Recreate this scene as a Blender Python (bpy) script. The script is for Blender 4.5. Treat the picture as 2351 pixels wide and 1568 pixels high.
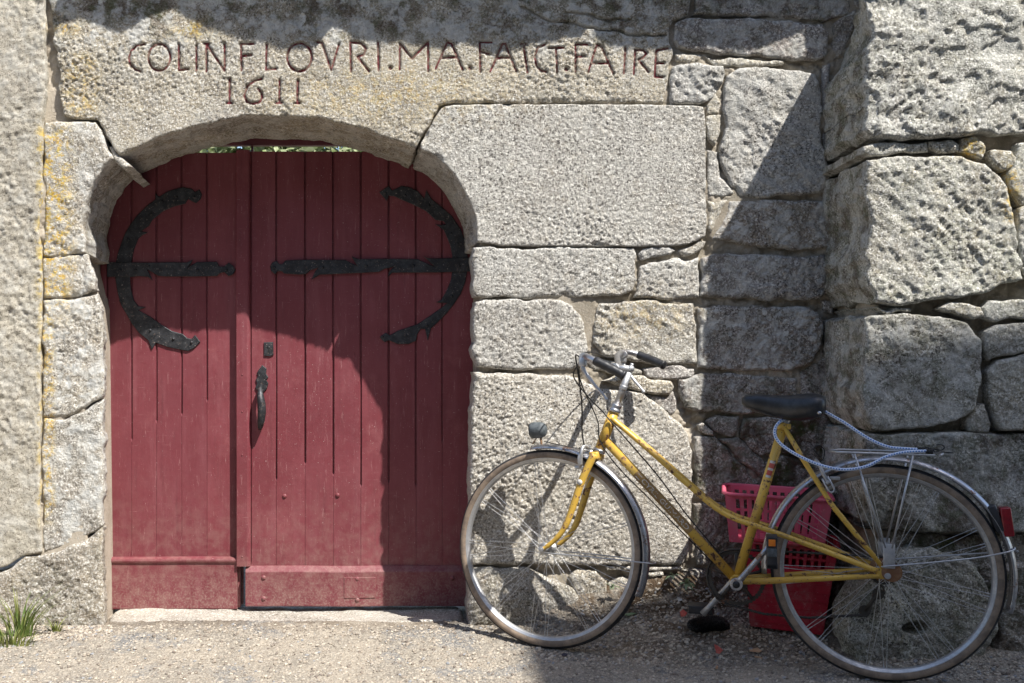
import bpy, bmesh, math, random
import numpy as np
from mathutils import Vector, Matrix, Quaternion
for o in list(bpy.data.objects): bpy.data.objects.remove(o, do_unlink=True)
random.seed(7); np.random.seed(7)
SC = bpy.context.scene
COL = SC.collection
# ------------------------------------------------------------------ camera, light, exposure
F, S, H = 2500.0, 640.694, 1.042          # focal length in units of a 2350-wide picture; wall scale; eye height
PX, PY = 880.0, 800.0
D = F / S                                  # camera to wall distance (wall face is y = 0)
cd = bpy.data.cameras.new('camera'); cam = bpy.data.objects.new('camera', cd); COL.objects.link(cam)
cam.location = (0, -D, H); cam.rotation_euler = (math.pi / 2, 0, 0)
cd.sensor_width = 36; cd.lens = F / 2350 * 36
cd.shift_x = (1175 - PX) / 2350; cd.shift_y = (PY - 784) / 2350
cd.clip_start = .05; cd.clip_end = 500
SC.camera = cam
SX, SZ = 0.93, 2.05                        # sunlight travels (-SX, 1, -SZ)
sdir = Vector((-SX, 1, -SZ)).normalized()
SUN_EL = math.asin(-sdir.z)
w = bpy.data.worlds.new('World'); SC.world = w; w.use_nodes = True
nt = w.node_tree; bg = nt.nodes['Background']
sky = nt.nodes.new('ShaderNodeTexSky'); sky.sky_type = 'NISHITA'; sky.sun_disc = False
sky.sun_elevation = SUN_EL
sky.sun_rotation = math.atan2(SX, -1)      # azimuth from +Y clockwise
nt.links.new(sky.outputs[0], bg.inputs[0]); bg.inputs[1].default_value = 0.125
ld = bpy.data.lights.new('sun', 'SUN'); ld.energy = 4.5; ld.angle = math.radians(.53); ld.color = (1, .965, .9)
sun = bpy.data.objects.new('sun', ld); COL.objects.link(sun)
sun.rotation_euler = sdir.to_track_quat('-Z', 'Y').to_euler(); sun.location = (4, -5, 9)
vs = SC.view_settings; vs.view_transform = 'Standard'; vs.look = 'None'; vs.gamma = 1; vs.exposure = 0.93
SC.render.engine = 'CYCLES'

# ------------------------------------------------------------------ helpers
def W(vx, vy, y=0.):                        # point of the picture plane -> world point at depth plane y
    k = (D + y) / F
    return ((vx - PX) * k, y, H - (vy - PY) * k)
def n2(x, z, seed=0):
    x = np.asarray(x, float) + 311.7; z = np.asarray(z, float) + 517.3
    ix = np.floor(x).astype(np.int64); iz = np.floor(z).astype(np.int64); fx = x - ix; fz = z - iz
    fx = fx * fx * fx * (fx * (fx * 6 - 15) + 10); fz = fz * fz * fz * (fz * (fz * 6 - 15) + 10)
    def h(a, b):
        v = (a * 374761393 + b * 668265263 + int(seed) * 974711) & 0xffffffff
        v = ((v ^ (v >> 13)) * 1274126177) & 0xffffffff
        v = ((v ^ (v >> 16)) * 2246822519) & 0xffffffff
        v = v ^ (v >> 15)
        return (v & 0xffffff) / float(0xffffff) * 2 - 1
    a = h(ix, iz); b = h(ix + 1, iz); c = h(ix, iz + 1); d = h(ix + 1, iz + 1)
    return (a + (b - a) * fx) * (1 - fz) + (c + (d - c) * fx) * fz
def fbm(x, z, freq, octv=3, seed=0, gain=.5):
    r = 0; a = 1; t = 0
    for i in range(octv):
        r = r + a * n2(x * freq, z * freq, seed + i * 17); t += a; a *= gain; freq *= 2.03
    return r / t
def sstep(a, b, x):
    t = np.clip((x - a) / (b - a), 0, 1); return t * t * (3 - 2 * t)
def link(o, parent=None):
    COL.objects.link(o)
    if parent: o.parent = parent
    return o
def mesh_np(name, V, Q, smooth=True):
    V = np.asarray(V, np.float32); Q = np.asarray(Q, np.int32)
    me = bpy.data.meshes.new(name); k = Q.shape[1]
    me.vertices.add(len(V)); me.vertices.foreach_set('co', V.ravel())
    me.loops.add(Q.size); me.loops.foreach_set('vertex_index', Q.ravel())
    me.polygons.add(len(Q)); me.polygons.foreach_set('loop_start', np.arange(0, Q.size, k, dtype=np.int32))
    me.update(calc_edges=True)
    me.polygons.foreach_set('use_smooth', np.full(len(Q), smooth)); me.validate()
    return me
def attr(me, name, vals):
    a = me.attributes.new(name, 'FLOAT', 'POINT'); v = np.zeros(len(me.vertices), np.float32); v[:len(vals)] = vals[:len(v)]
    a.data.foreach_set('value', v)
def tag(o, label, cat, group=None, kind=None):
    if label: o['label'] = label
    if cat: o['category'] = cat
    if group: o['group'] = group
    if kind: o['kind'] = kind
    return o
def thing(name, label, cat, loc=(0, 0, 0), group=None):
    o = bpy.data.objects.new(name, None); o.location = loc; o.empty_display_size = .1; COL.objects.link(o)
    return tag(o, label, cat, group)
class MB:
    def __init__(s): s.v = []; s.f = []; s.m = []; s.s = []
    def add(s, V, Fs, m=0, sm=True):
        b = len(s.v); s.v += [tuple(map(float, p)) for p in V]
        for f in Fs: s.f.append([b + i for i in f]); s.m.append(m); s.s.append(sm)
    def tube(s, P, r, n=10, cap=True, m=0, closed=False):
        P = [Vector(p) for p in P]; k = len(P); R = r if hasattr(r, '__len__') else [r] * k
        V = []; T = []
        for i in range(k):
            if closed: t = P[(i + 1) % k] - P[i - 1]
            else: t = P[min(i + 1, k - 1)] - P[max(i - 1, 0)]
            T.append(t.normalized())
        up = Vector((0, 0, 1)) if abs(T[0].z) < .9 else Vector((1, 0, 0))
        x = T[0].cross(up).normalized()
        for i in range(k):
            x = (x - T[i] * x.dot(T[i])).normalized(); y = T[i].cross(x)
            for j in range(n):
                a = 2 * math.pi * j / n; V.append(P[i] + (x * math.cos(a) + y * math.sin(a)) * R[i])
        Fs = []
        for i in range(k if closed else k - 1):
            i2 = (i + 1) % k
            for j in range(n): Fs.append((i * n + j, i * n + (j + 1) % n, i2 * n + (j + 1) % n, i2 * n + j))
        s.add(V, Fs, m)
        if cap and not closed:
            b = len(s.v) - len(V)
            s.f.append([b + j for j in range(n)][::-1]); s.f.append([b + (k - 1) * n + j for j in range(n)]); s.m += [m, m]; s.s += [False, False]
        return s
    def lathe(s, c, ax, prof, n=16, m=0, sm=True):   # prof: (radius, along)
        ax = Vector(ax).normalized(); c = Vector(c)
        x = ax.cross(Vector((0, 0, 1)) if abs(ax.z) < .9 else Vector((1, 0, 0))).normalized(); y = ax.cross(x)
        V = [c + ax * h + (x * math.cos(2 * math.pi * j / n) + y * math.sin(2 * math.pi * j / n)) * r for r, h in prof for j in range(n)]
        k = len(prof)
        s.add(V, [(i * n + j, i * n + (j + 1) % n, (i + 1) * n + (j + 1) % n, (i + 1) * n + j) for i in range(k - 1) for j in range(n)], m, sm)
        b = len(s.v) - len(V)
        for i, fl in ((0, True), (k - 1, False)):
            if prof[i][0] > 1e-5:
                f = [b + i * n + j for j in range(n)]; s.f.append(f[::-1] if fl else f); s.m.append(m); s.s.append(False)
        return s
    def sweep(s, P, prof, frames, closed_prof=True, closed=False, m=None, cap=True):
        k = len(P); n = len(prof); V = []
        for i in range(k):
            X, Y = frames[i]
            for a, b in prof: V.append(Vector(P[i]) + Vector(X) * a + Vector(Y) * b)
        Fs = []; ms = []
        for i in range(k if closed else k - 1):
            i2 = (i + 1) % k
            for j in range(n if closed_prof else n - 1):
                Fs.append((i * n + j, i * n + (j + 1) % n, i2 * n + (j + 1) % n, i2 * n + j)); ms.append(m[j] if m else 0)
        b = len(s.v); s.v += [tuple(p) for p in V]
        for f, mm in zip(Fs, ms): s.f.append([b + i for i in f]); s.m.append(mm); s.s.append(True)
        if cap and not closed and closed_prof:
            s.f.append([b + j for j in range(n)][::-1]); s.f.append([b + (k - 1) * n + j for j in range(n)]); s.m += [0, 0]; s.s += [False, False]
        return s
    def box(s, c, size, rot=None, m=0, bev=0.):
        c = Vector(c); sx, sy, sz = [q / 2 for q in size]; rot = rot or Matrix.Identity(3)
        if bev <= 0:
            V = [c + rot @ Vector((i * sx, j * sy, k * sz)) for k in (-1, 1) for j in (-1, 1) for i in (-1, 1)]
            s.add(V, [(0, 2, 3, 1), (4, 5, 7, 6), (0, 1, 5, 4), (2, 6, 7, 3), (0, 4, 6, 2), (1, 3, 7, 5)], m, False)
        else:
            bm = bmesh.new(); bmesh.ops.create_cube(bm, size=1)
            for v in bm.verts: v.co = Vector((v.co.x * 2 * sx, v.co.y * 2 * sy, v.co.z * 2 * sz))
            bmesh.ops.bevel(bm, geom=bm.edges[:], offset=bev, segments=2, affect='EDGES', profile=.5)
            bm.verts.index_update()
            s.add([c + rot @ v.co for v in bm.verts], [[v.index for v in f.verts] for f in bm.faces], m, True); bm.free()
        return s
    def sphere(s, c, r, sc=(1, 1, 1), n=12, m=0, half=None):
        V = []; Fs = []; k = n // 2 + 1
        for i in range(k):
            t = math.pi * i / (k - 1)
            for j in range(n):
                a = 2 * math.pi * j / n
                V.append((c[0] + r * sc[0] * math.sin(t) * math.cos(a), c[1] + r * sc[1] * math.sin(t) * math.sin(a), c[2] + r * sc[2] * math.cos(t)))
        for i in range(k - 1):
            for j in range(n): Fs.append((i * n + j, (i + 1) * n + j, (i + 1) * n + (j + 1) % n, i * n + (j + 1) % n))
        s.add(V, Fs, m); return s
    def plate(s, poly, y, th, bev=.002, m=0):          # outline in world x,z ; front face at y, thickness th backwards
        bm = bmesh.new()
        vs_ = [bm.verts.new((p[0], y, p[1])) for p in poly]
        f = bm.faces.new(vs_); bm.normal_update()
        if f.normal.y > 0: f.normal_flip()
        r = bmesh.ops.extrude_face_region(bm, geom=[f])
        nv = [g for g in r['geom'] if isinstance(g, bmesh.types.BMVert)]
        old = [v for v in bm.verts if v not in nv]
        for v in old: v.co.y += th
        bm.normal_update()
        top = [e for e in bm.edges if all(v in nv for v in e.verts)]
        if bev > 0: bmesh.ops.bevel(bm, geom=top, offset=bev, segments=1, affect='EDGES')
        bmesh.ops.recalc_face_normals(bm, faces=bm.faces)
        bm.verts.index_update()
        s.add([v.co.copy() for v in bm.verts], [[v.index for v in q.verts] for q in bm.faces], m, False); bm.free(); return s
    def xf(s, M):
        s.v = [tuple(M @ Vector(p)) for p in s.v]; return s
    def build(s, name, mats, parent=None, origin=None):
        me = bpy.data.meshes.new(name)
        V = s.v
        if origin is not None: V = [(p[0] - origin[0], p[1] - origin[1], p[2] - origin[2]) for p in V]
        me.from_pydata(V, [], s.f)
        for mt in (mats if isinstance(mats, (list, tuple)) else [mats]): me.materials.append(mt)
        me.polygons.foreach_set('material_index', s.m); me.polygons.foreach_set('use_smooth', s.s); me.update()
        o = bpy.data.objects.new(name, me)
        if origin is not None: o.location = origin
        return link(o, parent)

# ------------------------------------------------------------------ materials
class NT:
    def __init__(s, name, rough=.9, metal=0., spec=.3):
        s.mat = bpy.data.materials.new(name); s.mat.use_nodes = True; s.t = s.mat.node_tree
        s.b = s.t.nodes['Principled BSDF']; s.set(s.b, 'Roughness', rough); s.set(s.b, 'Metallic', metal); s.set(s.b, 'Specular IOR Level', spec)
        g = s.t.nodes.new('ShaderNodeNewGeometry'); s.pos = g.outputs['Position']
        oi = s.t.nodes.new('ShaderNodeObjectInfo'); s.rnd = oi.outputs['Random']
        tc = s.t.nodes.new('ShaderNodeTexCoord'); s.obj = tc.outputs['Object']
    def set(s, n, k, v):
        i = n.inputs[k]
        if hasattr(v, 'is_linked') or isinstance(v, bpy.types.NodeSocket): s.t.links.new(v, i)
        elif isinstance(v, (tuple, list)) and len(v) == 3 and i.type == 'RGBA': i.default_value = (*v, 1)
        else: i.default_value = v
    def noise(s, scale, detail=3, rough=.55, vec=None, col=False, dist=0.):
        n = s.t.nodes.new('ShaderNodeTexNoise'); s.set(n, 'Vector', vec or s.pos); s.set(n, 'Scale', scale); s.set(n, 'Detail', detail); s.set(n, 'Roughness', rough); s.set(n, 'Distortion', dist)
        return n.outputs['Color' if col else 'Fac']
    def vor(s, scale, vec=None, out='Distance', feat='F1', rand=1.):
        n = s.t.nodes.new('ShaderNodeTexVoronoi'); n.feature = feat; s.set(n, 'Vector', vec or s.pos); s.set(n, 'Scale', scale); s.set(n, 'Randomness', rand); return n.outputs[out]
    def math(s, op, a, b=0., c=None, clamp=False):
        n = s.t.nodes.new('ShaderNodeMath'); n.operation = op; n.use_clamp = clamp; s.set(n, 0, a); s.set(n, 1, b)
        if c is not None: s.set(n, 2, c)
        return n.outputs[0]
    def rng(s, v, a, b, c=0., d=1.):
        n = s.t.nodes.new('ShaderNodeMapRange'); n.interpolation_type = 'SMOOTHSTEP'; s.set(n, 'Value', v); s.set(n, 'From Min', a); s.set(n, 'From Max', b); s.set(n, 'To Min', c); s.set(n, 'To Max', d); return n.outputs[0]
    def mix(s, f, a, b, mode='MIX'):
        n = s.t.nodes.new('ShaderNodeMix'); n.data_type = 'RGBA'; n.blend_type = mode; s.set(n, 0, f); s.set(n, 6, a); s.set(n, 7, b); return n.outputs[2]
    def att(s, name):
        n = s.t.nodes.new('ShaderNodeAttribute'); n.attribute_name = name; return n.outputs['Fac']
    def scalev(s, v, sc):
        n = s.t.nodes.new('ShaderNodeMapping'); s.set(n, 'Vector', v); n.inputs['Scale'].default_value = sc; return n.outputs[0]
    def bump(s, h, strength=.5, dist=.002):
        n = s.t.nodes.new('ShaderNodeBump'); s.set(n, 'Height', h); n.inputs['Strength'].default_value = strength; n.inputs['Distance'].default_value = dist
        s.t.links.new(n.outputs[0], s.b.inputs['Normal'])
    def col(s, c): s.set(s.b, 'Base Color', c); return s.mat

def stone_mat(name, a, b, warm, speck=.5, spot=14.):
    m = NT(name, .95, 0, .15)
    c = m.mix(m.rng(m.noise(7, 4), .35, .65), a, b)
    c = m.mix(m.math('MULTIPLY', m.rng(m.noise(16, 5, .7), .5, .72), .55), c, warm)
    c = m.mix(m.rng(m.rnd, 0, .5, .38, 0), c, (.44, .36, .25)); c = m.mix(m.rng(m.rnd, .5, 1, 0, .38), c, (.34, .335, .325))
    c = m.mix(m.rng(m.noise(2.3, 5, .6), .44, .68, 0, .55), c, (.29, .26, .225))
    sv_ = m.scalev(m.pos, (9, 9, 1.3)); c = m.mix(m.rng(m.noise(2.2, 5, .65, sv_), .52, .70, 0, .45), c, (.24, .205, .17))
    # grains: dark mica and pale quartz
    g = m.noise(135, 3, .7); c = m.mix(m.rng(g, .52, .59, 0, m.rng(m.noise(3.1, 3), .35, .65, max(0, speck - .1), min(1., speck + .4))), c, (.062, .054, .05))
    g2 = m.noise(140, 2, .6); c = m.mix(m.rng(g2, .50, .64, 0, .8), c, (.80, .77, .71))
    g3 = m.noise(95, 3, .7); c = m.mix(m.rng(g3, .56, .74, 0, .35), c, (.17, .15, .13))
    # mossy, brown algae film; thicker at lower right to deepen the shade there
    mo = m.math('MULTIPLY', m.att('moss'), m.rng(m.noise(9, 5, .7), .34, .62))
    c = m.mix(mo, c, m.mix(m.rng(m.noise(22, 3), .42, .6), (.075, .052, .034), (.062, .066, .026)))
    # pale lichen: rosettes and films
    dv = m.vor(spot); 
    wob = m.math('MULTIPLY', m.noise(60, 3), .35)
    ros = m.rng(m.math('ADD', dv, wob), .46, .40)
    ros = m.math('MULTIPLY', ros, m.rng(m.vor(spot, out='Color'), .35, .5))
    film = m.rng(m.noise(13, 5, .65), .46, .58)
    wl = m.math('MULTIPLY', m.math('MAXIMUM', ros, film), m.att('whi'), clamp=True)
    wl = m.math('MULTIPLY', wl, m.rng(m.noise(150, 3), .3, .55, .45, 1))
    c = m.mix(wl, c, m.mix(m.rng(m.noise(30, 3), .4, .6), (.50, .50, .48), (.66, .645, .60)))
    # yellow lichen
    yl = m.math('MULTIPLY', m.math('MULTIPLY', m.att('yel'), m.rng(m.noise(26, 5, .75), .44, .58)), m.rng(m.noise(120, 3), .32, .52), clamp=True)
    c = m.mix(yl, c, m.mix(m.rng(m.noise(70, 2), .4, .6), (.62, .38, .05), (.55, .43, .14)))
    h = m.math('ADD', m.noise(260, 3, .65), m.math('MULTIPLY', m.noise(120, 3, .6), .9))
    m.bump(h, .85, .006)
    return m.col(c)
M = {}
M['cream'] = stone_mat('granite_cream', (.52, .475, .385), (.46, .43, .36), (.53, .44, .30), .55)
M['grey'] = stone_mat('granite_grey', (.505, .49, .455), (.46, .445, .41), (.50, .44, .35), .6)
M['jamb'] = stone_mat('granite_jamb', (.47, .43, .365), (.42, .385, .32), (.47, .37, .25), .45, 20.)
M['brown'] = stone_mat('granite_brown', (.40, .365, .34), (.34, .305, .28), (.36, .27, .20), .5, 24.)
M['butt'] = stone_mat('granite_lichened', (.44, .425, .35), (.40, .40, .34), (.44, .38, .24), .6, 16.)
def mk_mortar():
    m = NT('lime_mortar', .97, 0, .1)
    c = m.mix(m.rng(m.noise(14, 4), .35, .65), (.46, .405, .33), (.37, .32, .255))
    c = m.mix(m.rng(m.noise(180, 3), .52, .7), c, (.52, .47, .40))
    mo = m.math('MULTIPLY', m.att('moss'), m.rng(m.noise(9, 5, .7), .3, .6))
    c = m.mix(mo, c, (.055, .05, .025))
    m.bump(m.noise(160, 4, .7), .8, .004); return m.col(c)
M['mortar'] = mk_mortar()
def mk_render():
    m = NT('roughcast_render', .97, 0, .1)
    c = m.mix(m.rng(m.noise(5, 5, .6), .35, .68), (.43, .395, .325), (.36, .33, .275))
    c = m.mix(m.rng(m.noise(150, 3, .7), .52, .62, 0, .75), c, (.13, .11, .09))
    c = m.mix(m.rng(m.noise(190, 2), .55, .7, 0, .6), c, (.68, .62, .53))
    yl = m.math('MULTIPLY', m.att('yel'), m.rng(m.noise(30, 5, .7), .46, .6)); c = m.mix(yl, c, (.55, .40, .10))
    wl = m.math('MULTIPLY', m.att('whi'), m.rng(m.noise(20, 5, .7), .46, .6)); c = m.mix(wl, c, (.66, .65, .60))
    m.bump(m.math('ADD', m.noise(220, 3, .7), m.noise(80, 3)), .6, .004); return m.col(c)
M['render'] = mk_render()
def mk_door(name='red_door_paint', dirt=True):
    m = NT(name, .5, 0, .4)
    v = m.scalev(m.pos, (60, 60, 3)); gr = m.noise(1.6, 4, .6, v)
    c = m.mix(m.rng(m.noise(3.5, 4), .35, .65), (.165, .034, .043), (.20, .046, .057))
    c = m.mix(m.rng(gr, .45, .75, 0, .30), c, (.17, .034, .04))
    c = m.mix(m.rng(m.noise(9, 5, .7), .52, .78, 0, .45), c, (.30, .105, .11))
    c = m.mix(m.rng(m.rnd, 0, 1, 0, .45), c, (.135, .028, .038))
    fv = m.scalev(m.pos, (7, 7, .9)); c = m.mix(m.rng(m.noise(2.4, 5, .65, fv), .48, .72, 0, .38), c, (.25, .085, .098))
    c = m.mix(m.rng(m.noise(2.0, 5, .7, m.scalev(m.pos, (22, 22, 1.6))), .56, .74, 0, .45), c, (.105, .026, .032))
    # scratches, chips and white flecks
    sv = m.scalev(m.pos, (14, 14, 1.2)); c = m.mix(m.rng(m.noise(9, 6, .85, sv), .60, .645, 0, .65), c, (.37, .19, .19))
    sv2 = m.scalev(m.pos, (2.2, 2.2, 30)); c = m.mix(m.rng(m.noise(5, 6, .85, sv2), .62, .665, 0, .55), c, (.37, .19, .19))
    c = m.mix(m.rng(m.noise(190, 2, .5), .72, .75, 0, .7), c, (.50, .38, .36))
    # splashed grime that fades upwards
    sp = m.t.nodes.new('ShaderNodeSeparateXYZ'); m.t.links.new(m.pos, sp.inputs[0])
    lo = m.rng(sp.outputs['Z'], .05, .62, 1, 0)
    c = m.mix(m.math('MULTIPLY', lo, m.rng(m.noise(25, 5, .7), .38, .68, 0, .75)), c, (.25, .125, .115))
    lo2 = m.rng(sp.outputs['Z'], .02, .26, 1, 0)
    c = m.mix(m.math('MULTIPLY', lo2, m.rng(m.noise(130, 4, .7), .46, .64, 0, .5)), c, (.33, .25, .21))
    m.set(m.b, 'Roughness', m.rng(m.noise(30, 4), .3, .7, .42, .62))
    m.bump(m.math('ADD', m.math('MULTIPLY', gr, .7), m.math('ADD', m.noise(45, 4, .6), m.math('MULTIPLY', m.noise(9, 3), 1.6))), .35, .0022)
    return m.col(c)
M['door'] = mk_door()
def mk_plain(name, a, b, rough=.6, metal=0., ns=20, bump=.3, bd=.001, spec=.35, bs=120):
    m = NT(name, rough, metal, spec); c = m.mix(m.rng(m.noise(ns, 4, .65), .38, .62), a, b); m.bump(m.noise(bs, 4, .6), bump, bd)
    return m.col(c)
def mk_plastic(name, a, b):
    m = NT(name, .42, 0, .4); c = m.mix(m.rng(m.noise(8, 4), .35, .65), a, b); c = m.mix(m.rng(m.noise(14, 5, .7), .45, .75, 0, .45), c, (.34, .22, .20)); c = m.mix(m.rng(m.noise(60, 5, .8), .60, .66, 0, .5), c, (.55, .36, .36))
    m.set(m.b, 'Roughness', m.rng(m.noise(20, 4), .3, .7, .35, .65)); m.bump(m.noise(60, 3), .2, .001); return m.col(c)
def mk_iron():
    m = NT('wrought_iron', .55, .55, .4)
    c = m.mix(m.rng(m.noise(30, 4, .7), .4, .65), (.034, .035, .039), (.062, .064, .071))
    c = m.mix(m.rng(m.noise(75, 4, .7), .58, .68, 0, .8), c, (.15, .115, .10))
    c = m.mix(m.rng(m.noise(160, 2), .66, .72), c, (.30, .26, .24))
    m.set(m.b, 'Roughness', m.rng(m.noise(40, 3), .3, .7, .42, .7)); m.bump(m.noise(70, 4, .6), .6, .003); return m.col(c)
M['iron'] = mk_iron()
def mk_yellow():
    m = NT('chipped_yellow_enamel', .35, 0, .5)
    c = m.mix(m.rng(m.noise(6, 3), .35, .65), (.66, .42, .075), (.58, .355, .058))
    n = m.noise(42, 5, .72, m.obj); c = m.mix(m.rng(n, .555, .60), c, (.40, .23, .10))
    c = m.mix(m.rng(n, .60, .63), c, (.09, .04, .025))
    n3 = m.noise(120, 2, .6, m.obj); c = m.mix(m.rng(n3, .68, .71), c, (.12, .05, .03))
    n4 = m.noise(11, 4, .7, m.obj); c = m.mix(m.rng(n4, .52, .72, 0, .3), c, (.40, .24, .08))
    m.set(m.b, 'Roughness', m.rng(n, .5, .64, .33, .85)); m.bump(n, .25, .001); return m.col(c)
M['yellow'] = mk_yellow()
def mk_metal(name, a, b, r0, r1, rust=.0, metal=.9):
    m = NT(name, .3, metal, .5); n = m.noise(35, 5, .7, m.obj)
    c = m.mix(m.rng(n, .35, .65), a, b)
    if rust: c = m.mix(m.rng(m.noise(28, 5, .75, m.obj), .62 - rust * .3, .70 - rust * .3, 0, .9), c, (.20, .10, .06))
    m.set(m.b, 'Roughness', m.rng(n, .3, .7, r0, r1)); m.bump(m.noise(140, 3), .12, .0006); return m.col(c)
M['chrome'] = mk_metal('dull_chrome', (.50, .50, .52), (.38, .38, .40), .22, .45, .16)
M['alu'] = mk_metal('oxidised_alloy', (.54, .54, .54), (.42, .42, .43), .38, .62, .0, .8)
M['rustmetal'] = mk_metal('rusty_metal', (.30, .17, .09), (.20, .10, .05), .6, .85, .3, .4)
M['spoke'] = mk_metal('spoke_steel', (.60, .60, .61), (.45, .44, .43), .3, .5, .05)
M['darksteel'] = mk_metal('oily_steel', (.05, .045, .04), (.085, .075, .065), .45, .7, .1, .5)
M['tan'] = mk_plain('tan_tyre_wall', (.27, .205, .15), (.17, .13, .10), .8, 0, 30, .3, .001)
M['tread'] = mk_plain('black_tyre_tread', (.022, .022, .024), (.045, .045, .048), .75, 0, 60, .9, .004, .3, 260)
M['rubber'] = mk_plain('black_rubber', (.018, .018, .02), (.03, .03, .034), .45, 0, 30, .2, .001, .45)
M['saddle'] = mk_plain('black_saddle_vinyl', (.016, .017, .02), (.03, .032, .036), .36, 0, 40, .25, .0012, .5, 300)
M['cable'] = mk_plain('black_cable', (.015, .015, .016), (.03, .03, .03), .5)
M['lamp'] = mk_plain('weathered_grey_plastic', (.055, .065, .072), (.10, .112, .12), .6, 0, 50)
M['white'] = mk_plain('worn_white_paint', (.62, .61, .58), (.45, .42, .38), .6, 0, 60)
M['lettersilver'] = mk_plain('silver_lettering', (.72, .69, .63), (.52, .47, .40), .5, .1, 90)
M['brownband'] = mk_plain('brown_band', (.36, .23, .085), (.29, .17, .07), .5, 0, 50)
M['redplastic'] = mk_plastic('red_plastic', (.46, .014, .038), (.36, .010, .028))
M['pinkplastic'] = mk_plastic('faded_pink_plastic', (.70, .13, .21), (.60, .09, .16))
M['orange'] = mk_plain('orange_reflector', (.75, .22, .02), (.65, .17, .02), .3, 0, 90)
M['redlens'] = mk_plain('red_lens', (.25, .004, .012), (.18, .004, .01), .2, 0, 60, .3, .001, .6, 400)
M['carved'] = mk_plain('faded_red_letter_paint', (.15, .035, .042), (.22, .15, .12), .9, 0, 55, .8, .003, .15)
def mk_knit():
    m = NT('black_knit', .6, 0, .4); d_ = m.vor(190); c = m.mix(m.rng(d_, .25, .5), (.10, .10, .105), (.012, .012, .014)); m.bump(m.math('SUBTRACT', 1., d_), .9, .006); return m.col(c)
M['matrubber'] = mk_knit()
M['oldmat'] = mk_plain('black_knit', (.014, .014, .016), (.05, .05, .055), .6, 0, 220, .8, .004, .4)
def mk_cord():
    m = NT('blue_white_elastic', .75, 0, .2)
    w_ = m.t.nodes.new('ShaderNodeTexBrick'); w_.offset = .5
    tc = m.t.nodes.new('ShaderNodeUVMap'); m.t.links.new(tc.outputs[0], w_.inputs['Vector'])
    w_.inputs['Color1'].default_value = (.09, .19, .52, 1); w_.inputs['Color2'].default_value = (.12, .24, .58, 1); w_.inputs['Mortar'].default_value = (.62, .70, .82, 1)
    w_.inputs['Scale'].default_value = 1; w_.inputs['Mortar Size'].default_value = .11; w_.inputs['Brick Width'].default_value = .5; w_.inputs['Row Height'].default_value = .5
    m.bump(m.noise(500, 2), .5, .001); return m.col(w_.outputs['Color'])
M['cord'] = mk_cord()
def mk_ground():
    m = NT('sandy_gravel_ground', .97, 0, .1)
    c = m.mix(m.rng(m.noise(4, 5, .65), .38, .62), (.31, .27, .218), (.235, .21, .175))
    c = m.mix(m.rng(m.noise(5.5, 4, .6), .52, .66, 0, .75), c, (.15, .157, .165))
    c = m.mix(m.rng(m.noise(150, 3, .6), .53, .66, 0, .85), c, (.47, .425, .36))
    c = m.mix(m.rng(m.noise(190, 3, .6), .55, .68, 0, .6), c, (.14, .12, .10))
    c = m.mix(m.rng(m.vor(110, out='Color'), .62, .72, 0, .5), c, (.40, .355, .29))
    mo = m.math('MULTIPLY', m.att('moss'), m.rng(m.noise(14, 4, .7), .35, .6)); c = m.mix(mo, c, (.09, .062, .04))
    m.bump(m.math('ADD', m.noise(140, 4, .7), m.math('MULTIPLY', m.vor(120), 1.2)), .7, .006); return m.col(c)
M['ground'] = mk_ground()
def mk_pebble():
    m = NT('pebbles', .9, 0, .2); a = m.att('tone')
    c = m.mix(m.rng(a, 0, .4), (.19, .16, .135), (.34, .29, .235)); c = m.mix(m.rng(a, .4, .8), c, (.50, .44, .36)); c = m.mix(m.rng(a, .85, 1), c, (.26, .27, .285))
    c = m.mix(m.rng(m.noise(300, 2), .5, .7, 0, .5), c, (.16, .12, .09)); m.bump(m.noise(250, 3), .5, .002); return m.col(c)
M['pebble'] = mk_pebble()
M['sill'] = stone_mat('granite_sill', (.52, .48, .42), (.46, .42, .36), (.44, .36, .28), .35)
def mk_leaf(name, a, b, tr=.3):
    m = NT(name, .6, 0, .3); c = m.mix(m.rng(m.noise(25, 3), .35, .65), a, b); m.col(c)
    t = m.t.nodes.new('ShaderNodeBsdfTranslucent'); m.t.links.new(c, t.inputs[0]); mx = m.t.nodes.new('ShaderNodeMixShader'); mx.inputs[0].default_value = tr
    out = m.t.nodes['Material Output']; m.t.links.new(m.b.outputs[0], mx.inputs[1]); m.t.links.new(t.outputs[0], mx.inputs[2]); m.t.links.new(mx.outputs[0], out.inputs[0]); return m.mat
M['grass'] = mk_leaf('grass_blades', (.10, .16, .035), (.26, .27, .085))
M['leaf'] = mk_leaf('hedge_leaves', (.26, .33, .15), (.52, .55, .36), .4)
M['palleaf'] = mk_leaf('pale_weed_leaves', (.20, .30, .16), (.33, .40, .26))
M['slate'] = mk_plain('roof_slate', (.075, .08, .09), (.12, .12, .125), .7, 0, 12, .5, .003)
M['house'] = mk_plain('house_granite', (.36, .33, .29), (.28, .26, .23), .95, 0, 6, .8, .01, .1, 20)
M['glass'] = mk_plain('dark_window_glass', (.02, .025, .03), (.03, .035, .04), .1)
M['paper'] = mk_plain('litter_paper', (.62, .60, .57), (.5, .48, .45), .8)
M['redpaper'] = mk_plain('red_litter', (.42, .06, .045), (.5, .12, .09), .7)
M['cork'] = mk_plain('tan_litter', (.42, .24, .13), (.5, .32, .2), .8)
M['darkbit'] = mk_plain('dark_litter', (.03, .03, .045), (.05, .05, .07), .6)

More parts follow.
